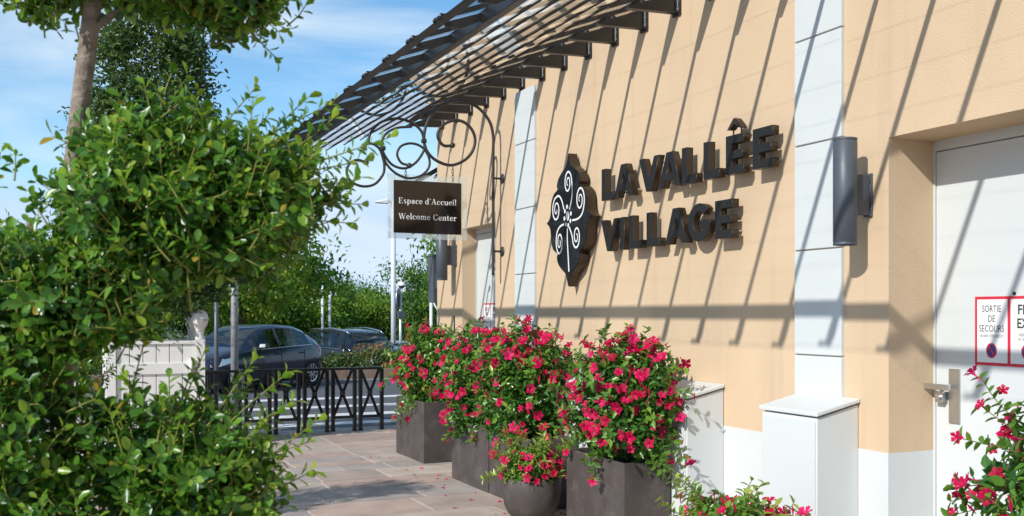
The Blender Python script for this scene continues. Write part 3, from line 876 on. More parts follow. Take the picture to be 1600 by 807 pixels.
hs = thing('hanging_sign', (3.58, BY, 2.47), 'black hanging sign with white lettering in a clear acrylic panel', 'hanging sign')
HA = R(-1.5)
def sp(x, y, z):   # the panel hangs a little askew
    dx = x - 3.58
    return (3.58 + dx * math.cos(HA) - y * math.sin(HA), BY + dx * math.sin(HA) + y * math.cos(HA), z)
def slab(name, x0, x1, ya, yb, z0, z1, m):
    return MB().hexa([sp(x0, ya, z0), sp(x1, ya, z0), sp(x1, yb, z0), sp(x0, yb, z0), sp(x0, ya, z1), sp(x1, ya, z1), sp(x1, yb, z1), sp(x0, yb, z1)]).build(name, m, hs)
slab('acrylic_panel', 3.139, 4.024, -.001, .001, 2.467, 3.145, M['acrylic'])
slab('black_panel', 3.205, 3.957, -.006, .006, 2.527, 3.080, M['sign_brown'])
class Serif:
    TH, HL = .115, .045
    def __init__(self): self.q = []
    def rect(self, x0, x1, y0, y1): self.q.append([(x0, y0), (x1, y0), (x1, y1), (x0, y1)])
    def stem(self, x, y0, y1, lo=True, hi=True, hw=.055):
        self.rect(x, x + self.TH, y0, y1)
        if lo: self.rect(x - hw, x + self.TH + hw, y0, y0 + self.HL)
        if hi == 'l': self.rect(x - hw, x + self.TH * .5, y1 - self.HL, y1)
        elif hi: self.rect(x - hw, x + self.TH + hw, y1 - self.HL, y1)
    def ring(self, cx, cy, rx, ry, a0=0, a1=360, n=26):
        for k in range(n):
            p, q = R(a0 + (a1 - a0) * k / n), R(a0 + (a1 - a0) * (k + 1) / n)
            ix, iy = rx - self.TH, ry - self.HL
            self.q.append([(cx + rx * math.cos(p), cy + ry * math.sin(p)), (cx + rx * math.cos(q), cy + ry * math.sin(q)), (cx + ix * math.cos(q), cy + iy * math.sin(q)), (cx + ix * math.cos(p), cy + iy * math.sin(p))])
    def bar(self, x0, y0, x1, y1, w):
        self.q.append([(x0 - w / 2, y0), (x0 + w / 2, y0), (x1 + w / 2, y1), (x1 - w / 2, y1)])
    def dot(self, cx, cy, r, n=10): self.q.append([(cx + r * math.cos(2 * math.pi * k / n), cy + r * math.sin(2 * math.pi * k / n)) for k in range(n)])
    def glyph(self, c):
        X, C, A = .46, .70, .74
        if c == ' ': return .24
        if c == 'E':
            self.stem(.08, 0, C); self.rect(.08, .56, 0, .035); self.rect(.08, .54, C - .035, C); self.rect(.18, .40, .34, .375)
            self.rect(.525, .56, 0, .2); self.rect(.505, .54, C - .18, C); self.rect(.375, .405, .26, .45); return .62
        if c == 'W':
            self.bar(.10, C, .30, 0, .12); self.bar(.30, 0, .44, C, .035); self.bar(.44, C, .64, 0, .12); self.bar(.64, 0, .82, C, .035)
            self.rect(0, .22, C - .035, C); self.rect(.36, .54, C - .035, C); self.rect(.74, .90, C - .035, C); return .90
        if c == 'C':
            self.ring(.33, .35, .30, .365, 35, 325); self.rect(.56, .595, .50, .70); self.dot(.57, .17, .03); return .66
        if c == 'A':
            self.bar(.09, 0, .33, C, .035); self.bar(.56, 0, .33, C, .125); self.rect(.18, .48, .21, .245); self.rect(0, .19, 0, .032); self.rect(.43, .69, 0, .032); return .69
        if c == 'o': self.ring(.24, .23, .22, .24); return .49
        if c == 'e': self.ring(.23, .23, .21, .24, 0, 325); self.rect(.06, .44, .235, .265); return .46
        if c == 'c': self.ring(.23, .23, .21, .24, 50, 320); self.dot(.36, .36, .055); return .44
        if c == 'd': self.ring(.22, .23, .20, .24, 40, 330); self.stem(.34, 0, A, True, 'l', .03); return .54
        if c == 'p': self.stem(.07, -.22, X, True, 'l'); self.ring(.30, .23, .20, .24, -140, 140); return .54
        if c == 'a': self.ring(.19, .14, .16, .15, 30, 330); self.rect(.29, .395, 0, .36); self.ring(.23, .33, .165, .14, 0, 160); self.dot(.11, .33, .05); self.rect(.38, .46, 0, .032); return .47
        if c == 's': self.ring(.19, .34, .15, .13, 40, 250); self.ring(.19, .125, .16, .135, -140, 80); self.bar(.12, .30, .26, .16, .11); return .38
        if c == 'u': self.stem(.07, .08, X, False, 'l'); self.ring(.25, .13, .18, .14, 180, 330); self.stem(.38, 0, X, True, 'l', .03); return .56
        if c == 'i': self.stem(.07, 0, X, True, 'l'); self.dot(.12, .63, .065); return .26
        if c == 'l': self.stem(.07, 0, A, True, 'l'); return .26
        if c == 'm':
            for x in (.07, .33, .59): self.stem(x, 0, X, True, 'l' if x < .1 else False, .045)
            self.ring(.29, .32, .145, .145, 0, 160); self.ring(.55, .32, .145, .145, 0, 160); return .78
        if c == 'n':
            for x in (.07, .35): self.stem(x, 0, X, True, 'l' if x < .1 else False, .045)
            self.ring(.305, .32, .15, .145, 0, 160); return .53
        if c == 't': self.rect(.09, .195, .05, .60); self.rect(0, .30, X - .032, X); self.ring(.225, .10, .135, .105, 180, 320); return .33
        if c == 'r': self.stem(.07, 0, X, True, 'l'); self.ring(.27, .32, .13, .14, 40, 170); self.dot(.33, .38, .06); return .40
        if c == "'": self.dot(.10, .66, .055); self.bar(.08, .52, .13, .64, .04); return .20
        return .3
    def text(self, s, x0, x1):
        x = 0; out = []
        for c in s:
            self.q = []
            adv = self.glyph(c)
            out.append([[(a + x, b) for a, b in q] for q in self.q])
            x += adv + .035
        k = (x1 - x0) / x
        return [[[(x0 + a * k, b * k) for a, b in q] for q in g] for g in out if g]
for s, zc in (("Espace d'Accueil", 2.838), ('Welcome Center', 2.672)):
    for glyph in Serif().text(s, 3.255, 3.905):
        tx = MB()
        for i, q in enumerate(glyph):
            tx.add([sp(a, -.0075 - .00002 * i, zc + b) for a, b in q], [tuple(range(len(q)))])
        tx.build('letter', M['print_white'], hs, fix=False)
for x, zt in ((3.335, 3.20), (3.865, 3.255)):
    c = MB()
    z = zt; k = 0
    while z > 3.10:
        ring_pts = [(x + (0.012 * math.cos(a) if k % 2 else 0), BY + (0 if k % 2 else .012 * math.cos(a)), z - .018 + .02 * math.sin(a)) for a in [2 * math.pi * j / 10 for j in range(11)]]
        c.tube(ring_pts, .0032, 5)
        z -= .030; k += 1
    c.build('chain', M['iron'], hs, True)

# ------------------------------------------------------------------ exit signs on the doors
def text_mesh(name, body, y_left, z, size, x, parent, m, width=None, align='CENTER', bold=0):
    cu = bpy.data.curves.new(name, 'FONT')
    cu.body = body; cu.size = size; cu.align_x = align; cu.resolution_u = 3
    cu.offset = bold
    tmp = bpy.data.objects.new('tmp', cu); COL.objects.link(tmp)
    bpy.context.view_layer.update()
    me = bpy.data.meshes.new_from_object(tmp.evaluated_get(bpy.context.evaluated_depsgraph_get()))
    bpy.data.objects.remove(tmp)
    k = 1.0
    if width:
        xs_ = [v.co.x for v in me.vertices]
        k = width / max(1e-6, max(xs_) - min(xs_))
    o0 = ORG[parent.name]
    me.transform(Matrix(((0, 0, 1, x - o0.x), (-k, 0, 0, y_left - o0.y), (0, 1, 0, z - o0.z), (0, 0, 0, 1))))
    if name != 'letter': return stuff(finish(me, name, m, parent))
    nv = len(me.vertices)                       # one object for every letter
    comp = list(range(nv))
    def find(i):
        while comp[i] != i: comp[i] = comp[comp[i]]; i = comp[i]
        return i
    for e in me.edges: comp[find(e.vertices[0])] = find(e.vertices[1])
    groups = {}
    for p in me.polygons: groups.setdefault(find(p.vertices[0]), []).append(tuple(p.vertices))
    for fs in groups.values():
        ids = sorted({i for f in fs for i in f}); mp_ = {q: k for k, q in enumerate(ids)}
        m1 = bpy.data.meshes.new('letter'); m1.from_pydata([me.vertices[i].co for i in ids], [], [tuple(mp_[i] for i in f) for f in fs])
        finish(m1, 'letter', m, parent)
def exit_sign(yl, w, z0, z1, xd, label):
    t = thing('exit_sign', (xd, yl - w / 2, z0), label, 'safety sign', 'red framed exit signs on the white doors')
    h = z1 - z0
    MB().box(xd - .003, xd, yl - w, yl, z0, z1).build('red_backing', M['print_red'], t)
    pw = w / 2
    for k, (l1, small) in enumerate(((['SORTIE', 'DE', 'SECOURS'], ['NE RIEN STOCKER ICI']), (['FIRE', 'EXIT'], ['KEEP CLEAR', 'AT ALL TIMES']))):
        a = yl - k * pw
        x = xd - .005
        m_ = .017
        MB().box(x, xd - .0031, a - pw + m_ * (1 if k else .6), a - m_ * (1 if k == 0 else .6), z0 + m_, z1 - m_).build('white_field', M['print_white'], t)
        cy = a - pw / 2
        x2 = x - .001
        if k == 0:
            for i, s in enumerate(l1): text_mesh('letter', s, cy, z1 - .088 - i * .056, .054, x2, t, M['print_dark'], width={'SORTIE': .125, 'DE': .045, 'SECOURS': .165}[s])
            text_mesh('lettering', small[0], cy, z1 - .232, .022, x2, t, M['print_dark'], width=.155)
        else:
            for i, s in enumerate(l1): text_mesh('letter', s, cy, z1 - .100 - i * .076, .075, x2, t, M['print_dark'], width={'FIRE': .115, 'EXIT': .125}[s], bold=.0015)
            for i, s in enumerate(small): text_mesh('lettering', s, cy, z1 - .222 - i * .025, .022, x2, t, M['print_dark'], width=.10 if i == 0 else .115)
        n = 20
        zc = z0 + .085
        for nm, r, m, dx in (('red_disc', .036, 'print_red', 0), ('blue_disc', .028, 'print_blue', .0006)):
            MB().add([(x2 - dx, cy + r * math.cos(2 * math.pi * q / n), zc + 1.2 * r * math.sin(2 * math.pi * q / n)) for q in range(n)], [tuple(range(n))]).build(nm, M[m], t, fix=False)
        s_ = .0035
        MB().add([(x2 - .0012, cy + .019 + s_, zc + .026 - s_), (x2 - .0012, cy + .019 - s_, zc + .026 + s_), (x2 - .0012, cy - .019 - s_, zc - .026 + s_), (x2 - .0012, cy - .019 + s_, zc - .026 - s_)], [(0, 1, 2, 3)]).build('red_slash', M['print_red'], t, fix=False)
exit_sign(4.118, .455, 1.384, 1.776, D + .37, 'red framed exit sign on the nearer white door')
exit_sign(10.985, .455, 1.405, 1.80, D + .19, 'red framed exit sign on the far white door')
# ------------------------------------------------------------------ iron railing at the end of the pavement
FY = 13.92
fence = thing('metal_railing', (2.9, FY, 0), 'low black metal railing with crossed panels along the road edge', 'railing')
P0, PW = 4.30, .402
post0 = rail0 = low0 = dg1 = dg2 = hub0 = None
for k in range(8):
    xr = P0 - k * PW
    xl = xr - PW + .044
    if k == 0:
        post0 = MB().box(xr - .050, xr, FY - .030, FY + .030, 0, .870).build('post', M['fence_paint'], fence, bevel=.004)
        foot0 = MB().box(xr - .052, xr + .006, FY - .036, FY + .036, 0, .02).build('post_foot', M['fence_paint'], post0, bevel=.003)
        rail0 = MB().box(xl - .036, xr + .003, FY - .030, FY + .030, .872, .908).build('top_rail', M['fence_paint'], fence, bevel=.006)
        low0 = MB().box(xl, xr - .044, FY - .016, FY + .016, .18, .22).build('bottom_rail', M['fence_paint'], fence, bevel=.003)
        dg1 = MB().hexa([(xl, FY - .011, .21), (xl + .046, FY - .011, .21), (xl + .046, FY + .001, .21), (xl, FY + .001, .21), (xr - .090, FY - .011, .876), (xr - .044, FY - .011, .876), (xr - .044, FY + .001, .876), (xr - .090, FY + .001, .876)]).build('diagonal_bar', M['fence_paint'], fence)
        dg2 = MB().hexa([(xr - .090, FY + .0015, .21), (xr - .044, FY + .0015, .21), (xr - .044, FY + .013, .21), (xr - .090, FY + .013, .21), (xl, FY + .0015, .876), (xl + .046, FY + .0015, .876), (xl + .046, FY + .013, .876), (xl, FY + .013, .876)]).build('diagonal_bar', M['fence_paint'], fence)
        hub0 = MB().lathe([(.0001, -.028), (.022, -.026), (.036, -.014), (.040, 0), (.036, .014), (.022, .026), (.0001, .028)], ((xl + xr - .044) / 2, FY, .543), 16, 'y').build('cross_hub', M['fence_paint'], fence, True)
    else:
        d = (-k * PW, 0, 0)
        p = shared(post0, fence, d); f = foot0.copy(); COL.objects.link(f); f.parent = p
        for o in (rail0, low0, dg1, dg2, hub0): shared(o, fence, d)
    p = shared(post0, fence, (-k * PW - PW + .088 - .003, 0, 0)); f = foot0.copy(); COL.objects.link(f); f.parent = p

# ------------------------------------------------------------------ planters
def trough(x0, x1, y0, y1, h, label):
    t = thing('planter', ((x0 + x1) / 2, (y0 + y1) / 2, 0), label, 'planter', 'dark brown planters along the facade')
    mb = MB(); i = .028
    a, b, c, d = x0, x1, y0, y1
    vs = [(a, c, .002), (b, c, .002), (b, d, .002), (a, d, .002), (a, c, h), (b, c, h), (b, d, h), (a, d, h), (a + i, c + i, h), (b - i, c + i, h), (b - i, d - i, h), (a + i, d - i, h),
          (a + i, c + i, h - .09), (b - i, c + i, h - .09), (b - i, d - i, h - .09), (a + i, d - i, h - .09)]
    fs = [(0, 3, 2, 1)] + [(k, (k + 1) % 4, 4 + (k + 1) % 4, 4 + k) for k in range(4)] + [(4 + k, 4 + (k + 1) % 4, 8 + (k + 1) % 4, 8 + k) for k in range(4)] + [(8 + k, 8 + (k + 1) % 4, 12 + (k + 1) % 4, 12 + k) for k in range(4)]
    mb.add(vs, fs); mb.build('tub', M['planter'], t, bevel=.006)
    MB().add([(a + i, c + i, h - .05), (b - i, c + i, h - .05), (b - i, d - i, h - .05), (a + i, d - i, h - .05)], [(0, 1, 2, 3)]).build('soil', M['soil'], t, fix=False)
    return t
def bowl(x, y, r, h, label):
    t = thing('planter', (x, y, 0), label, 'planter', 'dark brown planters along the facade')
    pr = [(.0001, .002), (r * .60, .002), (r * .78, .05), (r * .92, h * .35), (r * .99, h * .65), (r, h - .012), (r - .006, h), (r - .028, h), (r - .036, h - .02), (r - .04, h - .10)]
    MB().lathe(pr, (x, y, 0), 40).build('tub', M['planter'], t, True)
    MB().lathe([(.0001, h - .055), (r - .037, h - .055)], (x, y, 0), 24).build('soil', M['soil'], t, fix=False)
    return t
trough(3.72, 4.40, 10.53, 11.52, .685, 'dark brown square planter nearest the railing')
trough(3.66, 4.08, 8.56, 9.50, .60, 'dark brown trough planter, the farther of the adjoining pair')
trough(3.665, 4.085, 7.60, 8.545, .60, 'dark brown trough planter of the pair, behind the round bowl')
trough(3.70, 4.095, 6.17, 7.06, .60, 'dark brown trough planter in front of the long white service box')
trough(3.50, 3.93, 2.20, 3.12, .60, 'dark brown trough planter in front of the nearer exit door')
bowl(3.53, 7.35, .245, .345, 'round dark brown bowl planter between the trough planters')
bowl(3.60, 4.72, .245, .345, 'round dark bowl planter at the bottom edge, before the short service box')

# ---- a flower and a bud, pointing along +Z
def flower_meshes():
    out = []
    for var in range(6):
        r = random.Random(var)
        V, F = [], []
        n = 5
        for z, rr in ((-1.25, .07), (-.45, .10), (-.05, .24)):
            for k in range(n):
                a = 2 * math.pi * k / n
                V.append((rr * math.cos(a), rr * math.sin(a), z))
        for i in range(2):
            for k in range(n):
                a, b = i * n + k, i * n + (k + 1) % n
                F.append((a, b, b + n, a + n))
        for k in range(n):
            a0 = 2 * math.pi * k / n
            lift = r.uniform(.02, .30)
            b0 = len(V)
            V += [(.98 * math.cos(a0 + .62), .98 * math.sin(a0 + .62), lift - .06), (.70 * math.cos(a0 - .02), .70 * math.sin(a0 - .02), lift * .8 + .05), (.72 * math.cos(a0 + 1.02), .72 * math.sin(a0 + 1.02), lift * .7 + .0), (.46 * math.cos(a0 + .5), .46 * math.sin(a0 + .5), .10 + lift * .4)]
            i0, i1 = 10 + k, 10 + (k + 1) % n
            F += [(i0, b0 + 3, b0, b0 + 1), (i0, i1, b0 + 3), (i1, b0 + 2, b0, b0 + 3)]
        me = bpy.data.meshes.new('flower')
        me.from_pydata(V, [], F)
        at = me.attributes.new('tone', 'FLOAT', 'POINT')
        base = r.uniform(.15, .9)
        at.data.foreach_set('value', [max(0, base - .15 + (.35 if v[2] < -.3 else 0)) for v in V])
        me.materials.append(M['petal'])
        me.polygons.foreach_set('use_smooth', [True] * len(me.polygons))
        out.append(me)
    V, F = [], []
    for z, rr in ((-1.2, .03), (-.4, .10), (.25, .15), (1.0, .01)):
        for k in range(5): V.append((rr * math.cos(2 * math.pi * k / 5), rr * math.sin(2 * math.pi * k / 5), z))
    for i in range(3):
        for k in range(5):
            a, b = i * 5 + k, i * 5 + (k + 1) % 5
            F.append((a, b, b + 5, a + 5))
    bud = bpy.data.meshes.new('flower_bud'); bud.from_pydata(V, [], F)
    bud.attributes.new('tone', 'FLOAT', 'POINT').data.foreach_set('value', [.55] * len(V))
    bud.materials.append(M['petal'])
    bud.polygons.foreach_set('use_smooth', [True] * len(bud.polygons))
    return out, bud
FLOWERS, BUD = flower_meshes()

def mound_points(n, c, rad, rng, lo=.55, hi=1.0, flat=-.85):
    """points in the outer shell of a lumpy dome"""
    d = unit(rng.normal(size=(n * 3, 3)))
    d = d[d[:, 2] > flat][:n]
    lump = 1 + .13 * np.sin(d[:, 0] * 5 + c[1] * 3) * np.cos(d[:, 1] * 6 + c[0]) + .10 * np.sin(d[:, 2] * 7 + d[:, 0] * 4 + c[1])
    r = rng.uniform(lo, hi, len(d)) ** .6 * lump
    return np.array(c) + d * r[:, None] * np.array(rad), d

def plant(label, c, rad, n_leaf, n_flower, seed, trail=(), singles=0, pale=0.0, top=(), fsize=.046, leaf=(.046, .074), group='pink flowering plants along the facade', face=None, narrow=.52):
    rng = np.random.default_rng(seed)
    rr = random.Random(seed)
    t = thing('flowering_plant', (c[0], c[1], c[2] - rad[2] * .5), label, 'plant', group)
    o0 = ORG[t.name]
    P, d = mound_points(n_leaf, c, rad, rng, .28)
    A = unit(d * .5 + rng.normal(size=d.shape) * .7 + np.array([0, 0, .12]))
    N = unit(d * .6 + np.array([0, 0, .65]) + rng.normal(size=d.shape) * .42)
    tone = np.clip(rng.beta(2, 3.2, len(P)) + pale, 0, 1)
    st = MB()
    segs = []
    # trailing and upright shoots with opposite leaves
    shoots = list(trail) + list(top)
    for k in range(int(n_leaf / 50)):
        a, dd = mound_points(1, c, (rad[0] * .75, rad[1] * .75, rad[2] * .75), rng)
        if len(a) == 0: continue
        v = unit(dd[0] * .8 + np.array([0, 0, .5]) + rng.normal(size=3) * .3)
        shoots.append((a[0], a[0] + v * rng.uniform(.12, .30)))
    for (p, q) in shoots:
        p, q = np.array(p, float), np.array(q, float)
        ln = np.linalg.norm(q - p)
        k = max(3, int(ln / .030))
        ax = unit(q - p)
        sag = rng.normal(size=3) * .02
        pts = [p + (q - p) * (i / k) + sag * math.sin(math.pi * i / k) for i in range(k + 1)]
        st.tube([tuple(x) for x in pts], .0022, 4, False)
        side = unit(np.cross(ax, rng.normal(size=3)))
        lp, la, ln_, lt = [], [], [], []
        for i in range(1, k + 1):
            side2 = unit(np.cross(ax, side)) if i % 2 else side
            for sg in (-1, 1):
                lp.append(pts[i]); la.append(ax * .45 + side2 * sg + rng.normal(size=3) * .15)
                ln_.append(ax * .8 + np.array([0, 0, .5]) + rng.normal(size=3) * .3); lt.append(min(1, .35 + pale + .45 * i / k * rng.random() + .1))
        P = np.vstack([P, lp]); A = np.vstack([A, la]); N = np.vstack([N, ln_]); tone = np.concatenate([tone, lt])
        segs.append(q)
    L = rng.uniform(leaf[0], leaf[1], len(P)); W = L * rng.uniform(narrow * .85, narrow * 1.15, len(P))
    foliage(t, P, A, N, L, W, tone, LEAF_OV, M['vine_leaf'], singles)
    stuff(st.build('stems', M['vine_stem'], t, True, fix=False))
    # flowers look outwards, to the light and along the trailing shoots
    fp, fd = mound_points(n_flower * 2, c, rad, rng, .96, 1.10, -.55)
    bias = np.array(face if face is not None else (-.55, -.55, .35))
    w = fd @ unit(bias[None])[0] + rng.normal(size=len(fd)) * .42
    idx = np.argsort(-w)[:n_flower]
    items = [(fp[i], unit((fd[i] * .55 + np.array([-.55, -.42, .35]) * .85 + rng.normal(size=3) * .38)[None])[0]) for i in idx]
    for (p, q) in list(trail) + list(top):
        for tt in (.55, 1.0):
            p_, q_ = np.array(p, float), np.array(q, float)
            items.append((p_ + (q_ - p_) * tt + rng.normal(size=3) * .02, unit((unit((q_ - p_)[None])[0] * .5 + np.array([-.5, -.4, .25]) + rng.normal(size=3) * .4)[None])[0]))
    for p, v in items:
        isb = rr.random() < .24
        o = bpy.data.objects.new('flower_bud' if isb else 'flower', BUD if isb else rr.choice(FLOWERS))
        COL.objects.link(o); o.parent = t
        o.location = (p[0] - o0.x, p[1] - o0.y, p[2] - o0.z)
        vv = Vector(v) if not isb else Vector(v) + Vector((0, 0, .6))
        o.rotation_euler = (vv.to_track_quat('Z', 'Y').to_matrix() @ Matrix.Rotation(rr.uniform(0, 6.28), 3, 'Z')).to_euler()
        s = fsize * rr.uniform(.62, 1.2)
        o.scale = (s, s, s * rr.uniform(.8, 1.1))
    return t

plant('tall bushy plant with pink-red flowers in the square planter by the railing', (3.98, 11.0, 1.02), (.40, .52, .53), 4200, 110, 1,
      trail=[((3.78, 11.25, .85), (3.62, 11.30, .42)), ((3.80, 11.0, .8), (3.66, 11.05, .46)), ((3.8, 11.45, 1.0), (3.55, 11.62, .78)), ((3.8, 11.4, 1.1), (3.55, 11.5, 1.05))],
      top=[((4.0, 11.1, 1.4), (3.96, 11.15, 1.60))], face=(-.75, -.25, .45), pale=.10)
plant('broad mass of crimson flowers over the farther trough of the adjoining pair', (3.88, 9.12, .98), (.43, .56, .55), 4200, 150, 2,
      trail=[((3.72, 9.3, .7), (3.56, 9.42, .42)), ((3.7, 9.1, .7), (3.58, 9.2, .48)), ((3.70, 9.5, .95), (3.50, 9.72, .85)), ((3.7, 8.8, .65), (3.6, 8.85, .45)), ((3.85, 9.6, 1.1), (3.7, 9.85, 1.1))],
      top=[((3.9, 9.2, 1.4), (3.88, 9.3, 1.60))])
plant('crimson flowering plant in the trough just behind the round bowl', (3.89, 8.20, .98), (.42, .46, .55), 4000, 145, 3,
      trail=[((3.74, 8.3, .65), (3.6, 8.34, .42)), ((3.75, 7.9, .7), (3.62, 7.86, .50)), ((3.9, 7.6, .9), (3.86, 7.42, .72)), ((3.95, 7.5, .8), (3.9, 7.42, .45))],
      top=[((3.92, 8.2, 1.4), (3.85, 8.28, 1.58)), ((3.9, 7.8, 1.35), (3.94, 7.72, 1.53))])
plant('large plant with star-shaped crimson flowers before the long white service box', (3.90, 6.46, .98), (.38, .48, .50), 4200, 140, 4,
      trail=[((3.72, 6.5, .68), (3.60, 6.44, .47)), ((3.95, 6.05, .8), (3.98, 5.88, .40)), ((3.98, 6.1, .9), (4.03, 5.86, .62)), ((3.7, 6.85, .9), (3.60, 7.02, .75)), ((3.72, 6.8, 1.05), (3.56, 7.08, 1.1)), ((3.74, 6.8, .8), (3.62, 6.98, .62)),
             ((4.0, 6.1, 1.1), (4.04, 5.85, 1.12)), ((4.0, 6.15, 1.2), (4.06, 5.95, 1.30))],
      top=[((3.92, 6.5, 1.38), (3.90, 6.44, 1.58)), ((3.9, 6.2, 1.3), (3.88, 6.08, 1.46)), ((3.85, 6.8, 1.35), (3.8, 6.95, 1.46)), ((3.95, 6.3, 1.3), (3.97, 6.2, 1.46))], singles=150, fsize=.050)
plant('low bright green plant with pink flowers in the bowl between the troughs', (3.52, 7.33, .42), (.24, .25, .15), 1100, 30, 5, pale=.30, leaf=(.05, .075), narrow=.36,
      trail=[((3.45, 7.5, .5), (3.30, 7.62, .50)), ((3.45, 7.45, .55), (3.3, 7.55, .62)), ((3.4, 7.4, .45), (3.32, 7.5, .38))], top=[((3.5, 7.4, .6), (3.45, 7.5, .74)), ((3.6, 7.3, .6), (3.62, 7.3, .76))])
plant('low plant with crimson blooms at the bottom edge of the view', (3.60, 4.72, .45), (.30, .30, .14), 800, 40, 6, pale=.2, face=(0, -.2, 1),
      trail=[((3.6, 4.95, .42), (3.55, 5.15, .48)), ((3.7, 4.55, .44), (3.82, 4.40, .54)), ((3.7, 4.6, .44), (3.80, 4.48, .60))],
      top=[((3.6, 4.8, .46), (3.58, 4.88, .60)), ((3.62, 4.7, .46), (3.66, 4.66, .60)), ((3.55, 4.9, .42), (3.5, 5.0, .56))])
plant('loose pink flowering plant in front of the white door at right edge', (3.76, 2.60, .86), (.36, .52, .44), 2600, 80, 7,
      trail=[((3.6, 2.9, .95), (3.52, 3.12, .93)), ((3.6, 2.95, .85), (3.52, 3.14, .80)), ((3.65, 2.9, 1.1), (3.55, 3.10, 1.14)), ((3.7, 2.85, 1.15), (3.62, 3.06, 1.28)), ((3.6, 2.9, .8), (3.54, 3.08, .72))],
      top=[((3.7, 2.9, 1.2), (3.62, 3.06, 1.40)), ((3.72, 2.75, 1.25), (3.70, 2.80, 1.46))], singles=110, fsize=.043, face=(-.6, .3, .3))

# ------------------------------------------------------------------ cloud-pruned trees
def shoot_leaves(base, tip, rng, leaf_len, tone0, step=.011, wid=.48):
    ax = unit((tip - base)[None])[0]
    ln = np.linalg.norm(tip - base)
    n = max(4, int(ln / step))
    a = unit(np.cross(ax, rng.normal(size=3))[None])[0]
    b = np.cross(ax, a)
    P, A, N, T = [], [], [], []
    for i in range(n):
        t = .18 + .82 * (i + 1) / n
        ang = i * 2.4
        rd = a * math.cos(ang) + b * math.sin(ang)
        up = .35 + .75 * max(0, t - .55) / .45
        P.append(base + (tip - base) * t + rd * .003)
        A.append(ax * up + rd * 1.0 + rng.normal(size=3) * .12)
        N.append(ax * 1.0 - rd * .35 + rng.normal(size=3) * .15)
        T.append(min(.9, tone0 + .34 * max(0, t - .6) / .4 + rng.uniform(-.14, .14)) if rng.random() > .012 else 1.0)
    return P, A, N, T

def cloud_tree(label, x0, y0, trunk, branches, lobes, seed, singles, long_shoots=(), density=1.0):
    rng = np.random.default_rng(seed)
    t = thing('topiary_tree', (x0, y0, 0), label, 'tree', 'cloud-pruned trees in front of the shops')
    MB().tube([tuple(p) for p in bez([p[:3] for p in trunk], 6)], list(np.interp(np.linspace(0, 1, 6 * (len(trunk) - 1) + 1), np.linspace(0, 1, len(trunk)), [p[3] for p in trunk])), 14).build('trunk', M['bark'], t, True)
    for b in branches:
        MB().tube([tuple(p) for p in bez(b[0], 5)], list(np.linspace(b[1], b[2], 5 * (len(b[0]) - 1) + 1)), 8).build('branch', M['bark'], t, True)
    P, A, N, T = [], [], [], []
    st = MB()
    def add(base, tip, tone, ll=None):
        p, a, n, tt = shoot_leaves(base, tip, rng, .034, tone)
        P.extend(p); A.extend(a); N.extend(n); T.extend(tt)
        st.tube([tuple(base), tuple((base + tip) / 2 + rng.normal(size=3) * .004), tuple(tip)], [.0026, .002, .0012], 4, False)
    for (c, rad, ns) in lobes:
        c, rad = np.array(c), np.array(rad)
        for k in range(int(ns * density)):
            d = unit(rng.normal(size=(1, 3)))[0]
            lump = 1 + .14 * math.sin(4.3 * d[0] + 9 * c[0]) * math.cos(5.1 * d[1] + 7 * c[2]) + .08 * math.sin(9 * d[2] + 3 * c[0])
            ln = rng.uniform(.06, .13)
            tip = c + d * rad * lump * rng.uniform(.72, 1.04)
            v = unit((d * .85 + np.array([0, 0, .45]) + rng.normal(size=3) * .38)[None])[0]
            if rng.random() < .11 and d[2] > -.35:
                ln *= rng.uniform(1.5, 2.3); tip = tip + v * rng.uniform(.04, .10)
            add(tip - v * ln, tip, rng.uniform(.15, .55) + (.2 if rng.random() < .2 else 0))
        for k in range(int(ns * density * 1.1)):       # more leaves inside, in the darker tones
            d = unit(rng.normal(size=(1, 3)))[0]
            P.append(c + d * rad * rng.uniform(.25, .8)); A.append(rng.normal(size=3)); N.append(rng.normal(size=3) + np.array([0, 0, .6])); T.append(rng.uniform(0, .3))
    for (b, q) in long_shoots:
        add(np.array(b, float), np.array(q, float), .52)
        mid = (np.array(b, float) + np.array(q, float)) / 2
    P, A, N, T = np.array(P), np.array(A), np.array(N), np.clip(np.array(T), 0, 1)
    L = rng.uniform(.019, .042, len(P)); W = L * rng.uniform(.46, .60, len(P))
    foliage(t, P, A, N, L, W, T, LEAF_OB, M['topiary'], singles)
    stuff(st.build('twigs', M['shoot'], t, True, fix=False))
    return t

TR = [(.02, 2.86, -.02, .036), (.0, 2.86, .8, .031), (.015, 2.85, 1.6, .028), (.038, 2.84, 2.06, .0245), (.072, 2.825, 2.38, .0235), (.090, 2.815, 2.55, .0225)]
BRN = [([(.088, 2.815, 2.5), (.05, 2.80, 2.58), (-.03, 2.78, 2.68)], .017, .009), ([(.09, 2.815, 2.52), (.13, 2.83, 2.62), (.16, 2.86, 2.75)], .019, .010),
       ([(.082, 2.82, 2.42), (.16, 2.79, 2.48), (.28, 2.75, 2.53)], .012, .006), ([(.02, 2.85, 1.75), (.12, 2.80, 1.86), (.3, 2.72, 1.95)], .015, .007), ([(.02, 2.85, 1.72), (-.06, 2.88, 1.78), (-.16, 2.92, 1.85)], .014, .007),
       ([(.005, 2.86, 1.15), (.1, 2.82, 1.22), (.25, 2.74, 1.28)], .015, .007), ([(.0, 2.86, 1.1), (-.1, 2.88, 1.2), (-.2, 2.9, 1.3)], .014, .006)]
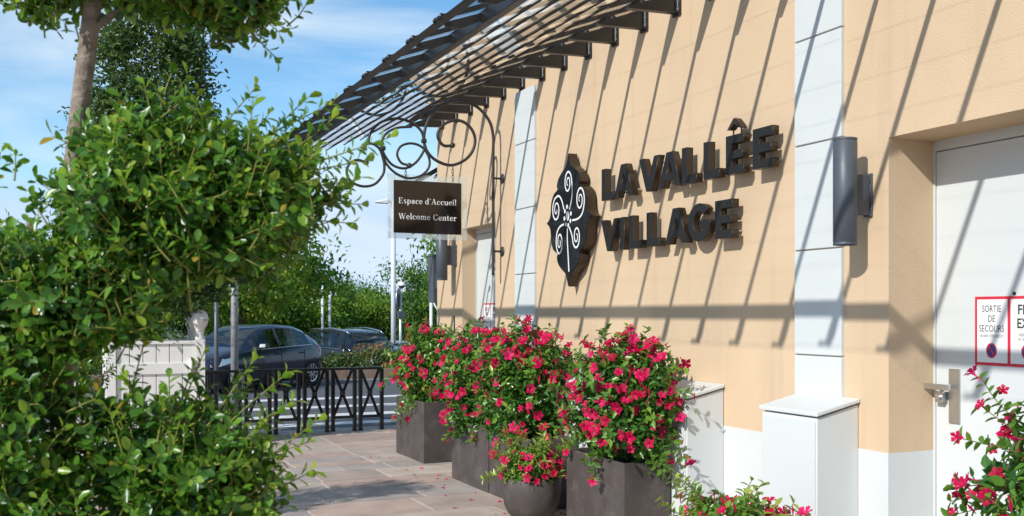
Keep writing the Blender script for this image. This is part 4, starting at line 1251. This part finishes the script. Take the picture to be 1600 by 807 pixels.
LB = [((.22, 2.77, 2.64), (.33, .33, .17), 300), ((.40, 2.70, 2.52), (.19, .22, .10), 120), ((-.02, 2.85, 2.58), (.17, .22, .13), 120),
      ((.25, 2.73, 1.96), (.29, .30, .21), 400), ((.47, 2.63, 2.00), (.20, .22, .15), 210), ((.25, 2.72, 2.13), (.16, .18, .12), 120), ((.34, 2.68, 1.86), (.24, .24, .11), 150),
      ((-.10, 2.84, 1.71), (.22, .26, .19), 280), ((.10, 2.70, 1.72), (.17, .20, .14), 120),
      ((-.11, 2.80, 1.38), (.23, .28, .24), 340), ((.26, 2.68, 1.30), (.22, .24, .18), 240), ((.40, 2.62, 1.24), (.15, .18, .14), 120), ((.12, 2.74, 1.06), (.40, .36, .24), 420)]
LS = [((.46, 2.62, 2.10), (.595, 2.585, 2.245)), ((.40, 2.64, 2.08), (.50, 2.60, 2.20)), ((.55, 2.58, 2.05), (.79, 2.50, 2.14)), ((.52, 2.58, 2.08), (.655, 2.55, 2.19)), ((.52, 2.60, 1.93), (.70, 2.54, 1.915)), ((.50, 2.6, 2.0), (.68, 2.55, 2.02)), ((.52, 2.6, 2.03), (.73, 2.53, 2.08)), ((.45, 2.62, 2.12), (.66, 2.57, 2.235)), ((.36, 2.66, 2.12), (.47, 2.63, 2.27)), ((.54, 2.58, 1.97), (.72, 2.53, 1.965)), ((.42, 2.6, 1.26), (.62, 2.58, 1.40)), ((.42, 2.6, 1.2), (.61, 2.58, 1.27)), ((.34, 2.64, 1.38), (.47, 2.62, 1.57)),
      ((.36, 2.64, 1.36), (.55, 2.60, 1.53)), ((.38, 2.62, 1.30), (.56, 2.595, 1.455)), ((.40, 2.62, 1.28), (.60, 2.585, 1.345)), ((.38, 2.62, 1.20), (.53, 2.62, 1.225)), ((.28, 2.66, 1.40), (.345, 2.66, 1.585)), ((.16, 2.7, 1.45), (.20, 2.69, 1.61)),
      ((.40, 2.68, 2.50), (.55, 2.61, 2.42)), ((.42, 2.68, 2.46), (.53, 2.64, 2.345)), ((.24, 2.72, 2.20), (.275, 2.73, 2.32)), ((.26, 2.72, 2.2), (.31, 2.72, 2.30)), ((-.10, 2.84, 2.02), (-.10, 2.9, 2.10)), ((-.15, 2.88, 1.95), (-.135, 2.91, 2.10))]
cloud_tree('near cloud-pruned evergreen tree with glossy leaves filling the left side', .02, 2.86, TR, BRN, LB, 21, 300, LS, 1.25)
def shifted(seq, dx, dy): return [tuple((p[0] + dx, p[1] + dy) + tuple(p[2:])) for p in seq]
DX, DY = -.25, 5.25
cloud_tree('farther cloud-pruned evergreen tree in a white planter, hidden behind the near one', .02 + DX, 2.86 + DY, shifted(TR, DX, DY)[:5], [(shifted(b[0], DX, DY), b[1], b[2]) for b in BRN[3:]],
           [((c[0] + DX, c[1] + DY, c[2] - .02), tuple(v * 1.4 for v in r), n) for c, r, n in LB[3:12]], 22, 0, (), .55)

# ------------------------------------------------------------------ white box planters
def box_planter(x0, x1, y0, y1, h, label):
    t = thing('box_planter', ((x0 + x1) / 2, (y0 + y1) / 2, 0), label, 'planter', 'white timber box planters')
    pw = .115
    for (px, py) in ((x0, y0), (x1 - pw, y0), (x0, y1 - pw), (x1 - pw, y1 - pw)):
        p = MB().box(px, px + pw, py, py + pw, 0, h + .02).build('corner_post', M['white_wood'], t, bevel=.006)
        c = (px + pw / 2, py + pw / 2, h + .02)
        MB().lathe([(.062, 0), (.062, .015), (.050, .03), (.047, .07), (.052, .10), (.060, .125), (.062, .13), (.085, .165), (.100, .21), (.104, .25), (.095, .295), (.070, .335), (.035, .362), (.0001, .370)], c, 22).build('finial', M['white_wood'], p, True)
    n = max(3, round((x1 - x0 - 2 * pw) / .14))
    for side in range(4):
        hor = side in (0, 1)
        a, b = (x0 + pw, x1 - pw) if hor else (y0 + pw, y1 - pw)
        q = y0 + .03 if side == 0 else (y1 - .055 if side == 1 else (x0 + .03 if side == 2 else x1 - .055))
        for k in range(n):
            u, v = a + (b - a) * k / n + .004, a + (b - a) * (k + 1) / n - .004
            (MB().box(u, v, q, q + .025, .14, h - .03) if hor else MB().box(q, q + .025, u, v, .14, h - .03)).build('board', M['white_wood'], t, bevel=.003)
        for z0, z1 in ((.12, .22), (h * .70, h * .80), (h - .04, h)):
            g_ = .022
            (MB().box(a, b, q - g_, q + .025 + .004, z0, z1) if hor else MB().box(q - g_, q + .029, a, b, z0, z1)).build('rail', M['white_wood'], t, bevel=.004)
    MB().tube([(x1 - .17, y0 - .012, h * .66), (x1 - .17, y0 - .012, h * .84)], .026, 10).build('hinge', M['white_wood'], t, True)
    MB().box(x0 + .06, x1 - .06, y0 + .06, y1 - .06, .12, h - .06).build('soil', M['soil'], t)
    return t
box_planter(.52, 1.66, 12.76, 13.70, 1.345, 'white panelled timber box planter with turned finials by the railing')
box_planter(-.65, .19, 7.70, 8.54, .80, 'white timber box planter hidden behind the near tree')

# conical evergreen growing in the white planter
def cone_tree():
    rng = np.random.default_rng(31)
    t = thing('evergreen_tree', (1.08, 13.23, 1.28), 'tall clipped evergreen growing in the white box planter', 'tree')
    MB().tube([(1.08, 13.23, 1.2), (1.09, 13.23, 2.6), (1.07, 13.24, 4.6)], [.06, .05, .02], 10).build('trunk', M['dark_bark'], t, True)
    nc, per = 380, 80
    n = nc * per
    hc = rng.random(nc)
    ac = rng.uniform(0, 2 * math.pi, nc)
    rc = np.where(hc < .18, .60 + hc * 2.6, 1.10 * (1 - (hc - .18) * .62)) * rng.uniform(.3, 1.0, nc) ** .45
    C = np.stack([rc * np.cos(ac), rc * np.sin(ac), .38 + hc * 3.55], 1)
    Q = (C[:, None, :] + rng.normal(size=(nc, per, 3)) * np.array([.11, .11, .09])).reshape(-1, 3)
    ang = np.arctan2(Q[:, 1], Q[:, 0]); rr = np.hypot(Q[:, 0], Q[:, 1])
    tone_c = np.repeat(rng.uniform(.1, .6, nc), per)
    P = Q + np.array([1.08, 13.23, 1.36])
    d = np.stack([np.cos(ang), np.sin(ang), .4 * np.ones(n)], 1)
    A = unit(d * .6 + rng.normal(size=(n, 3)) * .7); N = unit(d * .5 + rng.normal(size=(n, 3)) * .5 + np.array([0, 0, .6]))
    L = rng.uniform(.05, .085, n); W = L * .46
    foliage(t, P, A, N, L, W, np.clip(tone_c + rng.normal(size=n) * .12, 0, 1), LEAF_OV, M['cone_leaf'], 0, 'crown')
cone_tree()

# ------------------------------------------------------------------ poles, signs and street lamps
def pole(name, x, y, z0, z1, r, m, label, cat, group=None):
    t = thing(name, (x, y, z0), label, cat, group)
    MB().tube([(x, y, z0), (x, y, z1)], [r, r * .92], 14).build('shaft', m, t, True)
    MB().lathe([(r * 2.2, 0), (r * 2.2, .012), (r * 1.2, .03), (r * 1.15, .10), (r, .11)], (x, y, z0), 16).build('base_collar', m, t)
    return t
pole('sign_post', 2.38, 15.1, -.064, 4.2, .055, M['galv'], 'bright galvanised steel post rising in front of the blue car', 'post')
t = pole('sign_post', 2.35, 16.75, -.064, 2.30, .036, M['grey_pole'], 'thin grey post with the back of a small sign beside the white box planter', 'sign post')
MB().box(2.33, 2.57, 16.70, 16.715, 2.12, 2.42).build('sign_plate', M['galv'], t, bevel=.004)
MB().box(2.33, 2.50, 16.68, 16.70, 2.44, 2.58).build('small_plate', M['galv'], t, bevel=.004)
for z in (2.2, 2.34): MB().box(2.32, 2.58, 16.715, 16.735, z, z + .025).build('clamp', M['galv'], t)

t = pole('street_lamp', 10.30, 32.2, -.6, 5.45, .085, M['pale_pole'], 'tall pale street lamp with a domed camera, seen below the hanging sign', 'street lamp')
hd = MB().hexa([(9.70, 32.3, 5.40), (10.10, 32.1, 5.36), (10.15, 32.25, 5.36), (9.75, 32.5, 5.40), (9.70, 32.3, 5.44), (10.10, 32.1, 5.54), (10.15, 32.25, 5.54), (9.75, 32.5, 5.44)])
hd.build('lamp_head', M['galv'], t, bevel=.02)
MB().tube([(10.30, 32.2, 5.42), (10.10, 32.2, 5.45)], .04, 8).build('arm', M['pale_pole'], t)
cmm = MB().tube([(10.30, 32.2, 2.85), (10.53, 32.1, 2.85), (10.55, 32.1, 2.75)], .03, 8)
cm = cmm.build('camera_arm', M['pale_pole'], t)
MB().sphere((10.55, 32.1, 2.62), .11, 14).build('camera_dome', M['lamp_grey'], cm, True)
MB().lathe([(.0001, .12), (.12, .10), (.125, 0)], (10.55, 32.1, 2.62), 14).build('camera_hood', M['print_white'], cm, True)

t = pole('road_sign', 9.24, 28.2, -.5, 2.25, .045, M['galv'], 'round road sign on a steel post seen nearly edge-on beside the street lamp', 'road sign')
a = R(58)
n = 26
ux, uy = math.cos(a), math.sin(a)
fx, fy = -uy, ux
MB().prism([(.30 * math.cos(2 * math.pi * k / n), .30 * math.sin(2 * math.pi * k / n)) for k in range(n)], lambda p, q: (9.24 + ux * p + fx * .07, 28.2 + uy * p + fy * .07, 2.13 + q), lambda p, q: (9.24 + ux * p + fx * .05, 28.2 + uy * p + fy * .05, 2.13 + q)).build('sign_disc', M['galv'], t)
MB().prism([(.27 * math.cos(2 * math.pi * k / n), .27 * math.sin(2 * math.pi * k / n)) for k in range(n)], lambda p, q: (9.24 + ux * p + fx * .045, 28.2 + uy * p + fy * .045, 2.13 + q), lambda p, q: (9.24 + ux * p + fx * .05, 28.2 + uy * p + fy * .05, 2.13 + q)).build('sign_back', M['grey_pole'], t)
MB().box(9.14, 9.36, 28.1, 28.22, 1.55, 1.75).build('junction_box', M['lamp_grey'], t, bevel=.01)
for x, y, top_, lb in ((10.67, 43.6, 3.15, 'left one of two thin pale poles standing in the car park'), (10.95, 43.4, 3.2, 'right one of two thin pale poles, with small floodlight')):
    t = pole('thin_pole', x, y, -.9, top_, .055, M['pale_pole'], lb, 'pole', 'thin poles in the car park')
    if x > 10.8: MB().box(x + .05, x + .38, y - .1, y + .1, 2.45, 2.6).build('floodlight', M['galv'], t, bevel=.02)
t = pole('bollard_post', 7.09, 19.6, -.064, 2.2, .035, M['pale_pole'], 'slim pale post right beside the far corner of the facade', 'post')
MB().tube([(7.14, 19.6, 1.2), (7.24, 19.6, 1.35), (7.24, 19.6, 1.75), (7.14, 19.6, 1.9)], .018, 8).build('handle_loop', M['pale_pole'], t, True)

# fallen petals on the paving
rng = np.random.default_rng(5)
n = 46
P = np.stack([3.62 - np.abs(rng.normal(size=n)) * .28, rng.uniform(5.0, 11.5, n), np.full(n, .006)], 1)
A = unit(np.stack([rng.normal(size=n), rng.normal(size=n), rng.normal(size=n) * .08], 1)); N = unit(np.stack([rng.normal(size=n) * .2, rng.normal(size=n) * .2, np.ones(n)], 1))
L = rng.uniform(.025, .045, n)
o = finish(leaves_mesh('fallen_petals', P, A, N, L, L * .8, rng.random(n), LEAF_OB), 'fallen_petals', M['petal'], None, True)
stuff(o); tag(o, 'crimson petals scattered on the paving beside the planters', 'petals')
# ------------------------------------------------------------------ planted island beyond the road
isl = structure(MB().box(-14, 26, 26.02, 28.4, -.4, .16).build('planted_island', M['soil']))
x = -14.0
k0 = None
for k in range(40):
    if k == 0: k0 = MB().box(-14, -13.01, 25.86, 26.015, -.3, .20).build('kerb_block', M['brick_kerb'], isl, bevel=.012)
    else: shared(k0, isl, (k * 1.0, 0, 0))
def shrub(x, y, r, h, seed, label, tone_add=0.):
    rng = np.random.default_rng(seed)
    t = thing('shrub', (x, y, .15), label, 'shrub', 'low shrubs on the planted island')
    n = 1500
    d = unit(rng.normal(size=(n, 3))); d[:, 2] = np.abs(d[:, 2])
    lump = 1 + .2 * np.sin(d[:, 0] * 6 + x) * np.cos(d[:, 1] * 5 + seed)
    P = np.array([x, y, .15]) + d * (rng.uniform(.3, 1, n) ** .5 * lump)[:, None] * np.array([r, r * .8, h])
    A = unit(d * .6 + rng.normal(size=(n, 3)) * .6 + np.array([0, 0, .3])); N = unit(d + rng.normal(size=(n, 3)) * .5)
    L = rng.uniform(.07, .12, n)
    top = np.clip((P[:, 2] - .15) / h, 0, 1)
    foliage(t, P, A, N, L, L * .5, np.clip(rng.beta(2, 3, n) + tone_add * top, 0, 1), LEAF_OV, M['hedge_leaf'], 0)
    MB().tube([(x, y, .1), (x, y, .15 + h * .7)], [.03, .01], 6).build('stem', M['dark_bark'], t)
rs = random.Random(3)
desc = [('round green shrub at the far left of the island', 0), ('green shrub behind the blue car bonnet', 0), ('green shrub behind the blue car cabin', 0), ('green shrub right behind the blue car tail', .0),
        ('low light green shrub beside the blue car tail lamp', .05), ('wide shrub with reddish tips in front of the black estate car', .38), ('dark green shrub right of the reddish one', 0), ('low shrub beside the far square planter flowers', .1), ('shrub hidden behind the flowers by the railing', 0), ('shrub at the right end of the island', 0)]
for k, ((lb, tn), (xx, rr_, hh)) in enumerate(zip(desc, ((1.2, .7, .5), (3.0, .7, .5), (4.6, .7, .55), (6.0, .7, .5), (7.15, .62, .42), (8.05, .78, .66), (9.0, .6, .52), (9.75, .55, .42), (10.8, .7, .5), (12.2, .7, .5)))):
    shrub(xx, 26.9 + rs.uniform(-.2, .2), rr_, hh, 60 + k, lb, tn)

# ------------------------------------------------------------------ cars (front towards +X, built at the origin)
def car(label, cat, spec, paint, loc, heading, rails=False):
    t = thing('parked_car', (0, 0, 0), label, cat, 'cars parked beyond the railing')
    ks = np.array(spec['k'])                      # x, centre-line height, belt height, half width
    sx, sz, sb, sw = ks.T
    xs = np.array(sorted(set(list(np.round(np.linspace(sx[0], sx[-1], 46), 3)) + spec['cuts'])))
    def sm(a):                                    # monotone-ish smooth interpolation
        v = np.interp(xs, sx, a)
        for _ in range(2):
            w = v.copy(); w[1:-1] = (v[:-2] + 2 * v[1:-1] + v[2:]) / 4; v = w
        return v
    zt, zb, hw = sm(sz), sm(sb), sm(sw)
    zb = np.minimum(zb, zt - .03)
    cab = np.clip((zt - zb - .03) / .30, 0, 1)    # 0 at bonnet and tail, 1 through the cabin
    rows = []
    for x, z, b, w, c in zip(xs, zt, zb, hw, cab):
        wr = (w - .10) * (1 - c) + (w * spec['tumble']) * c
        lo = spec['sill'] + (.10 if (x < sx[0] + .5 or x > sx[-1] - .5) else 0)
        rows.append([(w - .07, lo), (w - .015, lo + .12), (w, min(.60, b - .12)), (w - .012, b - .05), (w - .045, b), (wr + (w - .045 - wr) * .07, z - .065 * c - .02), (wr * .90, z - .025 * c), (wr * .5, z - .003), (0, z)])
    nr = 9
    V = []
    for i, x in enumerate(xs):
        half = rows[i]
        V += [(x, -p[0], p[1]) for p in half] + [(x, p[0], p[1]) for p in half[-2::-1]]
    m = 2 * nr - 1
    body, glass = [], {}
    def zone(i, j):
        xa, xb = xs[i], xs[i + 1]
        xm = (xa + xb) / 2
        jj = j if j < nr - 1 else m - 2 - j
        sd = 'r' if j < nr - 1 else 'l'
        if jj == 4:
            for q, (a, b) in enumerate(spec['side']):
                if a <= xm <= b: return (sd, q)
        if jj in (6, 7) or (jj == 5 and False):
            if spec['wind'][0] <= xm <= spec['wind'][1]: return 'wind'
            if spec['rear'][0] <= xm <= spec['rear'][1]: return 'rear'
        return None
    for i in range(len(xs) - 1):
        for j in range(m - 1):
            f = (i * m + j, i * m + j + 1, (i + 1) * m + j + 1, (i + 1) * m + j)
            z = zone(i, j)
            (body if z is None else glass.setdefault(z, [])).append(f)
    body += [tuple(range(m)), tuple(range((len(xs) - 1) * m, len(xs) * m))]
    def sub(faces):
        ids = sorted({i for f in faces for i in f}); mp_ = {a: b for b, a in enumerate(ids)}
        mb = MB(); mb.add([V[i] for i in ids], [tuple(mp_[i] for i in f) for f in faces]); return mb
    bo = sub(body).build('body', paint, t, True)
    for z, fs in glass.items():
        sub(fs).build('windscreen' if z == 'wind' else 'rear_window' if z == 'rear' else 'side_window', M['car_glass'], t, True)
    L = sx[-1]
    W = sw.max()
    box('underbody', sx[0] + .25, L - .25, -W + .12, W - .12, .16, .45, M['trim'], t)
    MB().hexa([(1.0, -W + .2, .45), (L - 1.2, -W + .2, .45), (L - 1.2, W - .2, .45), (1.0, W - .2, .45), (1.0, -W + .2, .7), (L - 1.35, -W + .2, .75), (L - 1.35, W - .2, .75), (1.0, W - .2, .7)]).build('cabin_floor', M['seat'], t)
    for xx in (L * .36, L * .56):
        for yy in (-.38, .38):
            s_ = MB().box(xx - .08, xx + .06, yy - .22, yy + .22, .6, spec['head'] - .18)
            s_.box(xx - .05, xx + .04, yy - .12, yy + .12, spec['head'] - .16, spec['head']); s_.build('seat', M['seat'], t, bevel=.04)
    for xw in spec['wheels']:
        for sgn in (-1, 1):
            yo = sgn * (float(np.interp(xw, sx, sw)) + .006)
            r = spec['wr']
            MB().lathe([(.0001, -.24 * sgn), (r + .055, -.24 * sgn), (r + .055, -.004 * sgn), (r + .03, 0), (r + .028, -.03 * sgn)], (xw, yo - sgn * .012, r), 28, 'y').build('wheel_arch', M['trim'], t)
            wh = thing_part('wheel', t, (xw, yo - sgn * .03, r))
            MB().lathe([(r * .66, -.19 * sgn), (r * .96, -.19 * sgn), (r, -.15 * sgn), (r, -.03 * sgn), (r * .95, .012 * sgn), (r * .70, .018 * sgn), (r * .66, 0)], (xw, yo, r), 30, 'y').build('tyre', M['rubber'], wh, True)
            rim = MB().lathe([(r * .66, 0), (r * .66, .012 * sgn), (r * .62, .010 * sgn), (r * .60, -.05 * sgn)], (xw, yo, r), 30, 'y')
            for k in range(10):
                a = 2 * math.pi * k / 10
                ca, sa = math.cos(a), math.sin(a)
                def pp(rr, ww, dy): return (xw + ca * rr - sa * ww, yo + sgn * dy, r + sa * rr + ca * ww)
                rim.hexa([pp(.03, -.018, -.03), pp(r * .64, -.014, -.02), pp(r * .64, .014, -.02), pp(.03, .018, -.03), pp(.03, -.018, .008), pp(r * .64, -.014, .006), pp(r * .64, .014, .006), pp(.03, .018, .008)])
            rim.build('rim', M['chrome'] if not rails else M['galv'], wh)
    for sgn in (-1, 1):
        ya_, yb_, yc_ = (float(np.interp(L - q, xs, hw)) for q in (.64, .34, .13))
        MB().hexa([(L - .64, sgn * (ya_ + .010), .68), (L - .34, sgn * (yb_ + .014), .61), (L - .12, sgn * (yc_ + .006), .60), (L - .5, sgn * (yb_ - .16), .66),
                   (L - .70, sgn * (ya_ + .002), .80), (L - .40, sgn * (yb_ + .004), .775), (L - .19, sgn * (yc_ - .03), .73), (L - .56, sgn * (yb_ - .16), .80)]).build('headlight', M['head_lamp'], t, bevel=.01)
        y2 = float(np.interp(.2, sx, sw))
        MB().hexa([(.02, sgn * (y2 - .30), .78), (.34, sgn * (y2 + .03), .80), (.36, sgn * (y2 - .02), .80), (.06, sgn * (y2 - .35), .78), (.10, sgn * (y2 - .30), .98), (.36, sgn * (y2 + .012), .97), (.38, sgn * (y2 - .03), .97), (.14, sgn * (y2 - .35), .98)]).build('tail_light', M['tail_lamp'], t, bevel=.01)
        xm = spec['wind'][1] - .48
        wy = float(np.interp(xm, sx, sw))
        bz = float(np.interp(xm, sx, sb))
        mr = MB().hexa([(xm - .04, sgn * (wy + .04), bz + .02), (xm + .10, sgn * (wy + .04), bz + .03), (xm + .07, sgn * (wy + .23), bz + .04), (xm - .05, sgn * (wy + .23), bz + .03),
                        (xm - .05, sgn * (wy + .04), bz + .15), (xm + .06, sgn * (wy + .04), bz + .15), (xm + .03, sgn * (wy + .22), bz + .15), (xm - .06, sgn * (wy + .22), bz + .15)]).build('mirror', paint, t, bevel=.025, seg=3)
        MB().tube([(xm + .02, sgn * (wy - .03), bz + .0), (xm + .02, sgn * (wy + .07), bz + .04)], .022, 6).build('mirror_arm', M['trim'], mr)
        for xx in spec['handles']:
            hy = float(np.interp(xx, sx, sw))
            MB().box(xx - .1, xx + .1, sgn * (hy - .03), sgn * (hy + .018), .80, .835).build('door_handle', paint, t, bevel=.008)
        a, b = spec['side'][0][0], spec['side'][-1][1]
        cp = [(x_, sgn * (float(np.interp(x_, xs, hw)) - .034), float(np.interp(x_, xs, zb)) + .004) for x_ in np.linspace(a, b, 14)]
        MB().tube(cp, .010, 5).build('window_trim', M['chrome'], t, True)
        for xx in spec['seams']:
            yy = float(np.interp(xx, sx, sw))
            MB().box(xx - .004, xx + .004, sgn * (yy - .03), sgn * (yy + .0015), spec['sill'] + .14, .9 * float(np.interp(xx, sx, sb))).build('door_seam', M['trim'], t)
        if rails:
            wr = W * spec['tumble']
            MB().tube([(.7, sgn * wr * .93, float(np.interp(.7, xs, zt)) - .02), (.85, sgn * wr * .93, float(np.interp(.85, xs, zt)) + .03), (2.0, sgn * wr * .93, float(np.interp(2, xs, zt)) + .03), (2.75, sgn * wr * .93, float(np.interp(2.75, xs, zt)) + .02), (2.9, sgn * wr * .93, float(np.interp(2.9, xs, zt)) - .02)], .022, 8).build('roof_rail', M['chrome'], t, True)
    box('number_plate', L + .004, L + .014, -.26, .26, .30, .41, M['print_white'], t)
    MB().hexa([(L - .05, -.5, .42), (L + .008, -.45, .42), (L + .008, .45, .42), (L - .05, .5, .42), (L - .08, -.5, .62), (L - .015, -.45, .62), (L - .015, .45, .62), (L - .08, .5, .62)]).build('grille', M['trim'], t)
    c, s = math.cos(heading), math.sin(heading)
    t.location = (loc[0] - c * L / 2, loc[1] - s * L / 2, loc[2])
    t.rotation_euler = (0, 0, heading)
    return t
def thing_part(name, parent, loc):
    o = bpy.data.objects.new(name, None); COL.objects.link(o); o.parent = parent
    o.empty_display_size = .1
    o.location = Vector(loc) - ORG[parent.name]
    ORG[o.name] = Vector(loc)
    return o
HATCH = dict(k=[(0, .62, .55, .70), (.06, .92, .86, .80), (.30, 1.12, .97, .86), (.70, 1.36, .985, .89), (1.15, 1.47, .98, .90), (1.7, 1.495, .965, .905), (2.15, 1.475, .95, .905), (2.45, 1.40, .94, .905), (2.95, 1.14, .93, .90), (3.25, .985, .92, .89), (3.6, .93, .88, .87), (3.95, .84, .80, .82), (4.17, .70, .67, .72), (4.27, .52, .49, .58)],
             cuts=[.62, .98, 1.02, 1.88, 1.96, 2.9], side=[(.66, 1.0), (1.03, 1.87), (1.97, 2.92)], wind=(2.35, 3.22), rear=(.12, .75), tumble=.70, sill=.20, wheels=(.72, 3.36), wr=.325, head=1.16, handles=(1.12, 2.02), seams=(1.02, 1.92, 2.98))
SUV = dict(k=[(0, .70, .60, .74), (.05, 1.0, .94, .84), (.22, 1.36, 1.04, .90), (.55, 1.56, 1.05, .93), (1.2, 1.62, 1.04, .94), (2.0, 1.63, 1.03, .945), (2.6, 1.59, 1.02, .945), (2.9, 1.50, 1.01, .94), (3.45, 1.14, 1.0, .93), (3.65, 1.07, .99, .92), (4.1, 1.02, .95, .90), (4.5, .92, .86, .84), (4.68, .78, .72, .76), (4.74, .56, .52, .64)],
           cuts=[.85, .92, 1.92, 2.0, 2.95, 3.3], side=[(.45, .86), (.93, 1.91), (2.0, 3.3)], wind=(2.78, 3.60), rear=(.1, .45), tumble=.74, sill=.24, wheels=(.86, 3.80), wr=.36, head=1.26, handles=(1.1, 2.1), seams=(.98, 1.96, 3.2))
car('dark blue hatchback seen from its front corner, parked behind the railing', 'car', HATCH, M['car_blue'], (3.94, 23.6, -.066), math.atan2(-1.75, -1.95))
car('blue-black estate car with silver roof rails behind the shrubs', 'car', SUV, M['car_black'], (8.75, 31.2, -.45), math.atan2(-.954, .34), True)
car('pale silver car half hidden behind the crimson flowers', 'car', HATCH, M['car_silver'], (12.1, 36.8, -.86), math.atan2(-.9, .35))
car('black car showing only its roof left of the blue hatchback', 'car', HATCH, M['car_black'], (3.5, 28.9, -.45), math.atan2(-.5, -.85))

# ------------------------------------------------------------------ trees beyond the car park
CROWNS = []
def crown_mesh(seed, n_cl, per, leaf, tb):
    rng = np.random.default_rng(seed)
    d = unit(rng.normal(size=(n_cl, 3)))
    C = d * (rng.uniform(.25, 1, n_cl) ** .45)[:, None]
    C[:, 2] = C[:, 2] * .5 + .5
    sz = rng.uniform(.09, .18, n_cl)
    P = (C[:, None, :] + rng.normal(size=(n_cl, per, 3)) * sz[:, None, None] * np.array([1, 1, .6])).reshape(-1, 3)
    tn = np.clip(np.repeat(rng.uniform(tb - .26, tb + .26, n_cl), per) + rng.normal(size=n_cl * per) * .16 + (rng.random(n_cl * per) < .02) * .4, 0, 1)
    n = len(P)
    A = unit(rng.normal(size=(n, 3))); N = unit(rng.normal(size=(n, 3)) + np.array([-.3, -.3, .7]))
    L = rng.uniform(.7, 1.3, n) * leaf
    return leaves_mesh('crown', P, A, N, L, L * .5, tn, LEAF_Q)
for sd, nc, per, lf, tb in ((1, 44, 260, .062, .54), (2, 54, 240, .056, .38), (3, 38, 300, .062, .68), (4, 48, 250, .056, .30)):
    me = crown_mesh(sd, nc, per, lf, tb)
    me.materials.append(M['far_leaf'])
    CROWNS.append(me)
def tree(x, y, z, r, h, z_c, var, rot, label, name='park_tree'):
    t = thing(name, (x, y, z), label, 'tree', 'trees beyond the car park')
    rng = random.Random(int(x * 100) + int(y))
    MB().tube(bez([(x, y, z - .1), (x + .05 * r, y, z + (z_c - z) * .6), (x + .02, y + .05, z_c + h * .35), (x - .05, y, z_c + h * .7)], 4), [.085 * r * .6 + .05] * 5 + [.06 * r * .6 + .03] * 4 + [.03 * r * .6 + .01] * 4, 9).build('trunk', M['dark_bark'], t, True)
    for k in range(5):
        a = 6.28 * k / 5 + rng.random()
        MB().tube([(x, y, z_c + h * .08 * k), (x + math.cos(a) * r * .35, y + math.sin(a) * r * .35, z_c + h * (.22 + .1 * k)), (x + math.cos(a) * r * .75, y + math.sin(a) * r * .75, z_c + h * (.36 + .1 * k))], [.035 * r * .5 + .02, .025 * r * .5 + .012, .01], 6).build('limb', M['dark_bark'], t, True)
    o = bpy.data.objects.new('crown', CROWNS[var]); COL.objects.link(o); o.parent = t
    o.location = (0, 0, z_c - z); o.scale = (r, r, h); o.rotation_euler = (0, 0, rot)
    stuff(o)
k = 0
for (x, y, r, h, zc, lb) in (
        (6.1, 38.2, 3.6, 4.4, 1.5, 'feathery light green tree behind the blue car'),
        (-1.5, 44.0, 3.2, 4.6, .2, 'leafy tree behind the left part of the car park'),
        (-6.5, 47.0, 3.4, 5.0, .2, 'leafy tree at the far left of the car park'),
        (1.8, 46.5, 2.8, 4.0, .1, 'round tree just left of the feathery tree'),
        (8.4, 50.5, 3.1, 4.2, .6, 'yellowish green tree behind the two thin poles'),
        (11.9, 50.0, 2.7, 3.4, .1, 'wide green tree right of the two thin poles'),
        (14.0, 51.2, 2.5, 2.7, -.3, 'dense tree just left of the street lamp'),
        (17.2, 50.5, 2.9, 3.7, .4, 'dense tree just right of the street lamp'),
        (20.6, 49.5, 2.8, 3.2, -.2, 'dense tree seen beside the facade corner'),
        (24.5, 50.0, 3.2, 4.2, 0, 'tree hidden behind the building corner'),
        (9.5, 57.0, 3.2, 3.5, 0, 'dark tree in the second row behind the estate car'),
        (15.9, 58.5, 3.0, 3.4, 0, 'dark tree in the second row behind the street lamp'),
        (22.5, 58.0, 3.2, 3.8, 0, 'dark tree in the second row near the facade corner'),
        (3.5, 56.0, 3.4, 4.6, 0, 'dark tree in the second row behind the feathery tree'),
        (-3.5, 57.0, 3.6, 4.8, 0, 'dark tree in the second row at far left'),
        (11.0, 22.9, 2.3, 2.9, 2.2, 'tree reaching thin branches past the facade corner below the hanging sign')):
    tree(x, y, -.9 if y > 30 else -.07, r, h, zc, k % 4, k * 1.7, lb)
    k += 1
# low undergrowth below the trees, one mass
rng = np.random.default_rng(77)
n = 18000
P = np.stack([rng.uniform(-16, 34, n), rng.uniform(52, 56, n), -.9 + rng.random(n) ** 1.3 * 1.3], 1)
A = unit(rng.normal(size=(n, 3))); N = unit(rng.normal(size=(n, 3)) + np.array([-.3, -.4, .6]))
L = rng.uniform(.12, .24, n)
o = finish(leaves_mesh('undergrowth', P, A, N, L, L * .55, np.clip(rng.beta(2, 4, n), 0, 1), LEAF_Q), 'undergrowth', M['far_leaf'], None)
stuff(o); tag(o, 'tangled green undergrowth below the far row of trees', 'bushes')
